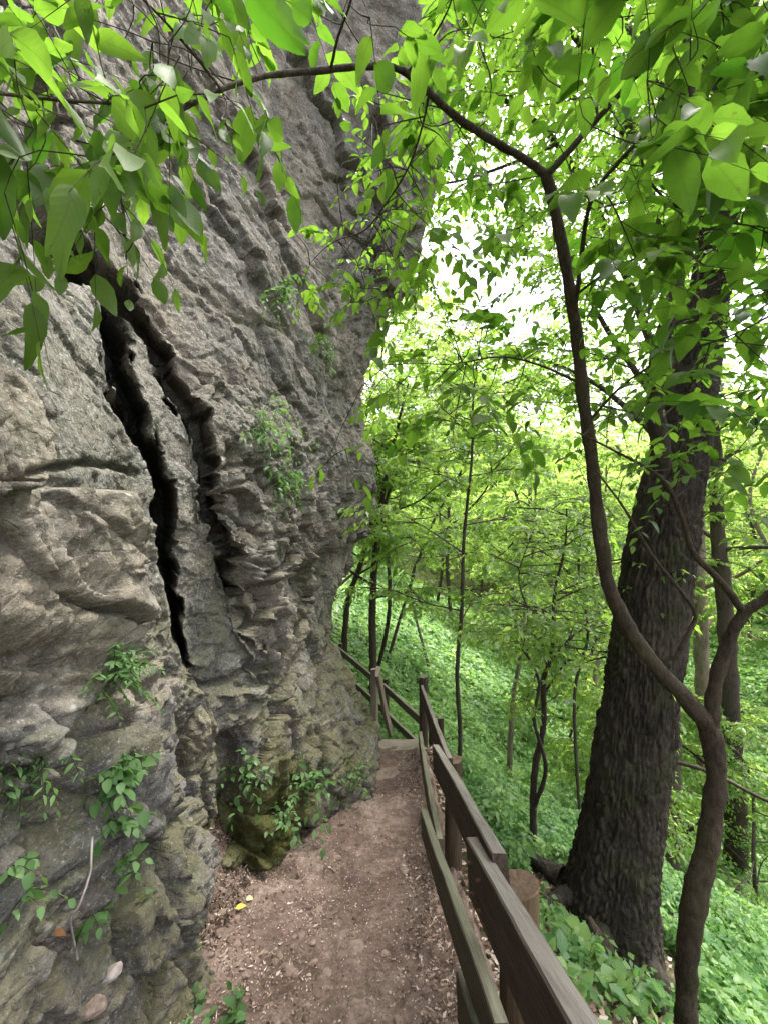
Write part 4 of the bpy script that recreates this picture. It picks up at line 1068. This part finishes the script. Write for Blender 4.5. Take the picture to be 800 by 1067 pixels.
simple_tree('tree', 'grey brown trunk between the big tree and the stout dark trunk', tr(732, 14, (0, 0, .26), (733, 800, .24), (731, 700, .22), (728, 600, .2), (728, 500, .15), (730, 400, .08)), 9, 3.5, .16, 48, M_BARKP, M_LFAR, f0=.45)
simple_tree('tree', 'spindly pole tree in the brightest part of the slope', tr(616, 12, (0, 0, .07), (618, 720, .065), (628, 660, .06), (622, 600, .05), (630, 520, .03), (632, 440, .015)), 10, 2.6, .13, 49, M_BARKP, M_LFAR, excl=EX)
simple_tree('tree', 'low bushy sapling filling the slope behind the twisted stems', tr(606, 7.0, (0, 0, .028), (598, 730, .026), (612, 660, .022), (602, 590, .016), (612, 520, .008)), 16, 1.6, .09, 50, M_BARKD, M_LSAP, f0=.42, excl=EX)

for i, (px, d, hh, lab) in enumerate([(640, 8.2, 3.6, 'leafy young tree crowding the gap left of the big trunk'),
                                       (585, 14.5, 5.5, 'round pale crowned tree low on the slope'), (700, 12.5, 5.5, 'bushy tree seen between the big trunk and the fork'), (790, 10.0, 4.4, 'loose bushy tree at the right hand edge of the slope'), (402, 12.5, 10.5, 'tall leafy tree rising directly behind the corner of the cliff'), (448, 14.0, 9.5, 'tall pale leaved tree beside the one behind the cliff corner'), (590, 16.0, 11.5, 'tall leafy tree rising behind the twisted double stemmed sapling'), (386, 9.8, 7.2, 'narrow leafy tree pressed against the end of the cliff')]):
    g = gpt(px, d); q = np.random.default_rng(200 + i).normal(size=(3, 2)) * .12 * hh
    simple_tree('tree', lab, [[*g, .05], [g[0] + q[0, 0], g[1] + q[0, 1], g[2] + hh * .35, .04], [g[0] + q[1, 0], g[1] + q[1, 1], g[2] + hh * .7, .028], [g[0] + q[2, 0], g[1] + q[2, 1], g[2] + hh, .008]], 17 if hh < 6 else 26, min(hh * .48, 3.3), .085 + .004 * d, 200 + i, M_BARKD, M_LSAP if i % 2 else M_LFAR, per=6 if hh < 6 else 5, sub=.6 if hh < 6 else .9, spray=.34 if hh < 6 else .5, K=7, f0=.15 if hh < 6 else .5, excl=EX)
simple_tree('tree', 'tall tree standing behind the broad old one, its limbs reaching over the stairs', tr(694, 9.2, (0, 0, .26), (696, 650, .24), (700, 450, .21), (704, 250, .17), (708, 50, .12), (712, -150, .06)), 8, 3.0, .14, 53, M_BARKD, M_LCAN, per=9, sub=1.5, spray=.7, K=9, f0=.6, excl=gap_some(.93, rs),
            extra=[[[*W(701, 420, 9.2), .1], [*W(640, 260, 9.0), .08], [*W(580, 150, 8.6), .06], [*W(500, 90, 8.2), .04], [*W(440, 70, 8.0), .015]],
                   [[*W(704, 300, 9.2), .1], [*W(650, 120, 8.6), .08], [*W(580, 20, 8.0), .05], [*W(500, -20, 7.6), .03], [*W(430, -20, 7.4), .01]],
                   [[*W(700, 440, 9.2), .08], [*W(630, 340, 8.8), .05], [*W(590, 260, 8.6), .03], [*W(570, 200, 8.4), .012]],
                   [[*W(700, 470, 9.2), .08], [*W(620, 400, 9.4), .05], [*W(540, 370, 9.6), .03], [*W(470, 372, 9.8), .012]],
                   [[*W(580, 150, 8.6), .04], [*W(520, 175, 8.4), .03], [*W(470, 190, 8.4), .02], [*W(430, 190, 8.6), .01]]], nspr=5)

# mid-distance woodland: three models, copied
def proto(seed, h, bl, L, nb):
    x = 0
    rng = np.random.default_rng(seed)
    q = rng.normal(size=(4, 2)) * (.5, .5)
    pts = [[0, 0, -.6, .15], [*(q[0] * .7), h * .16, .135], [*q[1], h * .36, .12], [*(q[2] * 1.6), h * .65, .085], [*(q[3] * 2.2), h, .02]]
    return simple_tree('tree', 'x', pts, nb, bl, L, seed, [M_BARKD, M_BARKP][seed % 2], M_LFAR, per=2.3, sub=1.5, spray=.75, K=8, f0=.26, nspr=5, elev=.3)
protos = [proto(60, 20, 5.0, .19, 34), proto(61, 17, 4.4, .18, 32), proto(62, 24, 5.6, .2, 38)]
rp = np.random.default_rng(8)
spots = []
def try_spot(px, d, h):
    spots.append((px, d, h))
for px, d in [(470, 30), (556, 27), (690, 26), (800, 23), (455, 36), (540, 35), (620, 32), (700, 37), (780, 33), (870, 29), (415, 42), (500, 46), (590, 43), (670, 46), (760, 44), (850, 41), (380, 31), (930, 25), (1000, 22), (960, 16), (640, 40)]:
    spots.append((px, d))
used = [False] * 3
for i, (px, d) in enumerate(spots):
    k = int(rp.integers(0, 3)); src = protos[k]
    if not used[k]: o = src; used[k] = True
    else:
        o = src.copy(); COL.objects.link(o)
        for ch in src.children:
            c = ch.copy(); COL.objects.link(c); c.parent = o
    x = (px - 400) / FPX * d
    o.location = (x, d, gz(x, d)); o.rotation_euler = (0, 0, rp.random() * 6.28)
    s = .8 + .35 * rp.random()
    # keep the opening in the canopy above the path clear
    hp = [20, 17, 24][k]; lim = (533 - 325) / FPX * d + 1.65 - gz(x, d)
    if 440 < px < 575: s = min(s, lim / hp)
    o.scale = (s, s, s)
    o['label'] = 'tall leafy tree in the bright woods beyond the green slope'; o['group'] = 'trees in the woods beyond the slope'

# far-off wood that reads as one mass
mb = MB(); rw = np.random.default_rng(9)
N = 26000
ang = np.radians(-12 + 75 * rw.random(N)); dist = 48 + 45 * rw.random(N)
X = np.sin(ang) * dist; Y = np.cos(ang) * dist
hh = rw.random(N) ** .8
P3 = np.stack([X, Y, terrain(X, Y, False) + hh * (13 + 7 * fbm(np.stack([X * .12, Y * .12, 0 * X], -1), 3))], -1)
P3 += rw.normal(size=P3.shape) * .4
th = rw.random(N) * 6.28
leaves(mb, P3, np.stack([np.cos(th), np.sin(th), -.3 + .2 * rw.normal(size=N)], -1), UP + rw.normal(size=(N, 3)) * .6, .7 + .6 * rw.random(N), .45 + .4 * rw.random(N), T_LO, .3, .3, rw)
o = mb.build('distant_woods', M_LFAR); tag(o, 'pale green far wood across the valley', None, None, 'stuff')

# ------------------------------------------------------------------ ground cover
rc = np.random.default_rng(15); N = 330000
d = np.exp(np.log(1.3) + (np.log(44) - np.log(1.3)) * rc.random(N) ** .74)
X = (-.28 + 1.5 * rc.random(N)) * d; Y = d
keep = (X > .72) | (Y > 6.4)
keep &= ~((X < .15 - .45 * (Y - 5.5)) & (Y < 10) & (X < .3))
P2 = np.stack([X, Y, 0 * X], -1)
cl_n = fbm(P2 * .8, 3); cl_f = fbm(P2 * 3.2 + 7, 3); cl_m = fbm(P2 * .33 + 19, 2)
keep &= (cl_f + .35 * cl_n + .75 * sstep(1.6, 3.6, d) + .2 * sstep(.9, 1.6, X) > rc.random(N) * .75 - .12)
keep &= ~((np.hypot(X - 1.75, Y - 3.3) < .6))
bare = (X > .6) & (X < 2.05) & (Y > 1.9) & (Y < 3.35) & (X - 1.0 < .9 * (Y - 1.2))
keep &= ~(bare & (rc.random(N) < .86))
X, Y, d, cl_n, cl_f, cl_m = X[keep], Y[keep], d[keep], cl_n[keep], cl_f[keep], cl_m[keep]; N = len(X)
top = np.clip(.15 + .2 * cl_n + .14 * cl_f + sstep(4, 8, d) * (.35 * cl_n + .8 * np.clip(cl_m, 0, 1)), .03, .9) * sstep(.6, 1.2, X + 2 * (Y > 6)) + .02
z = terrain(X, Y) + top * np.sqrt(rc.random(N))
th = rc.random(N) * 6.28; L = (.032 + .042 * rc.random(N)) * np.maximum(1, d / 5) ** .98
big_l = rc.random(N) < .05; L = np.where(big_l & (d < 7), L * 1.8, L)
mb = MB()
leaves(mb, np.stack([X, Y, z], -1), np.stack([np.cos(th), np.sin(th), -.25 + .25 * rc.normal(size=N)], -1), UP + rc.normal(size=(N, 3)) * .38 + (.25, -.1, 0), L, L * (.5 + .3 * rc.random(N)), T_LO, .25, .3, rc, 0, .42 + .55 * cl_n + .6 * fbm(np.stack([X * 1.7, Y * 1.7, 0 * X], -1) + 3, 2) + .26 * rc.normal(size=N) + .15 * sstep(4, 9, d) - .1)
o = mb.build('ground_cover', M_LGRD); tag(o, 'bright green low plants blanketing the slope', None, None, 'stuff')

# broad-leaved plants near the fence and root, individually
def ground_plant(name, label, px, py, d, ns, ln, K, L, seed, up=1.0, wr=.7, mat=M_LGRD):
    p = W(px, py, d); p[2] = gz(p[0], p[1])
    rock_plant(name, label, 0, 0, ns, ln, K, L, seed, .35, wr, mat, 1.0, .2, up, p=p, nn=np.array([0, 0, 1.0]), tm=T_MID)
ground_plant('weed', 'broad leaved weed between the rail and the big tree roots', 605, 1010, 2.55, 10, .32, 5, .1, 1)
ground_plant('weed', 'pale broad leaved weed just right of the top rail', 590, 1050, 2.2, 9, .3, 5, .1, 2)
ground_plant('weed', 'low leafy weed below the tree root', 655, 1060, 2.3, 10, .3, 5, .09, 3)
ground_plant('shrub', 'dark broad leaved shrub beside the stout dark trunk', 775, 920, 5.6, 18, .6, 7, .17, 4)
ground_plant('shrub', 'rounded green shrub on the slope under the pale leaning trunk', 545, 770, 8.5, 26, .9, 8, .13, 5)
ground_plant('shrub', 'leafy shrub close beside the narrow fence post', 515, 850, 4.2, 14, .5, 7, .07, 6)
ground_plant('shrub', 'thin stemmed shrub in the lower slope right of the forked trunk', 775, 1030, 3.2, 9, .6, 7, .08, 7)

ground_plant('shrub', 'pale leafy shrub between the straight sapling and the narrow fence post', 500, 800, 6.2, 22, .7, 8, .085, 8)
ground_plant('shrub', 'low mound of pale leaves on the open slope past the far fence', 430, 660, 13.0, 30, 1.3, 9, .16, 9)
ground_plant('shrub', 'rounded leafy bush at the foot of the spindly pole tree', 620, 745, 11.5, 30, 1.2, 9, .15, 10)
ground_plant('shrub', 'wide leafy bush down the slope behind the twisted stems', 590, 800, 7.6, 30, .9, 8, .11, 11)
ground_plant('shrub', 'bright bush on the slope behind the stout dark trunk', 790, 800, 13.5, 34, 1.5, 9, .18, 12)

# log and roots by the big tree
mb = MB(); pts = [(612, 955, 2.85, .02), (628, 985, 2.75, .042), (652, 1018, 2.62, .046), (685, 1056, 2.48, .044), (712, 1100, 2.35, .03)]
C = catmull(np.array([[*W(x, y, dd), r] for (x, y, dd, r) in pts]), 50)
C[:, 2] = np.maximum(C[:, 2], terrain(C[:, 0], C[:, 1]) + .03)
mb.tube(C, 14, .7, 3); o = mb.build('fallen_log', M_BARK); tag(o, 'rotting log lying against the foot of the big tree', 'log')
mb = MB(); C = catmull(np.array([[*W(690, 790, 7.5), .035], [*W(740, 805, 7.0), .032], [*W(800, 835, 6.4), .025], [*W(850, 850, 6.0), .015]]), 40)
mb.tube(C, 8, .5, 5); o = mb.build('fallen_branch', M_BARKD); tag(o, 'long dark fallen branch lying across the slope plants', 'branch')

# ------------------------------------------------------------------ light and sky
SUN_EL, SUN_AZ = math.radians(66), math.radians(50)       # azimuth from +Y towards +X
w = bpy.data.worlds.new('World'); scene.world = w; w.use_nodes = True
nt = w.node_tree; bg = nt.nodes['Background']
sky = nt.nodes.new('ShaderNodeTexSky'); sky.sky_type = 'NISHITA'; sky.sun_disc = False
sky.sun_elevation = SUN_EL; sky.sun_rotation = SUN_AZ; sky.dust_density = 6.0; sky.air_density = 1.2; sky.ozone_density = .6
hsv = nt.nodes.new('ShaderNodeHueSaturation'); hsv.inputs['Saturation'].default_value = .3
nt.links.new(sky.outputs[0], hsv.inputs['Color']); nt.links.new(hsv.outputs[0], bg.inputs[0])
bg.inputs['Strength'].default_value = .15
sl = bpy.data.lights.new('sun', 'SUN'); sl.energy = 1.5; sl.angle = math.radians(14); sl.color = (1, .96, .88)
so = bpy.data.objects.new('sun', sl); COL.objects.link(so)
sd = Vector((math.sin(SUN_AZ) * math.cos(SUN_EL), math.cos(SUN_AZ) * math.cos(SUN_EL), math.sin(SUN_EL)))
so.rotation_euler = sd.to_track_quat('Z', 'Y').to_euler(); so.location = (5, 5, 20)

vs = scene.view_settings; vs.view_transform = 'Standard'; vs.look = 'None'; vs.gamma = 1; vs.exposure = 2.33
try: vs.use_curve_mapping = False
except Exception: pass
cy = scene.cycles
cy.max_bounces = 6; cy.diffuse_bounces = 4; cy.glossy_bounces = 1; cy.transmission_bounces = 4; cy.transparent_max_bounces = 4
cy.use_denoising = True
try: cy.denoising_input_passes = 'RGB_ALBEDO_NORMAL'; cy.denoising_prefilter = 'NONE'
except Exception: pass
cy.use_adaptive_sampling = True; cy.adaptive_threshold = .025; cy.adaptive_min_samples = 32
cy.sample_clamp_indirect = 6
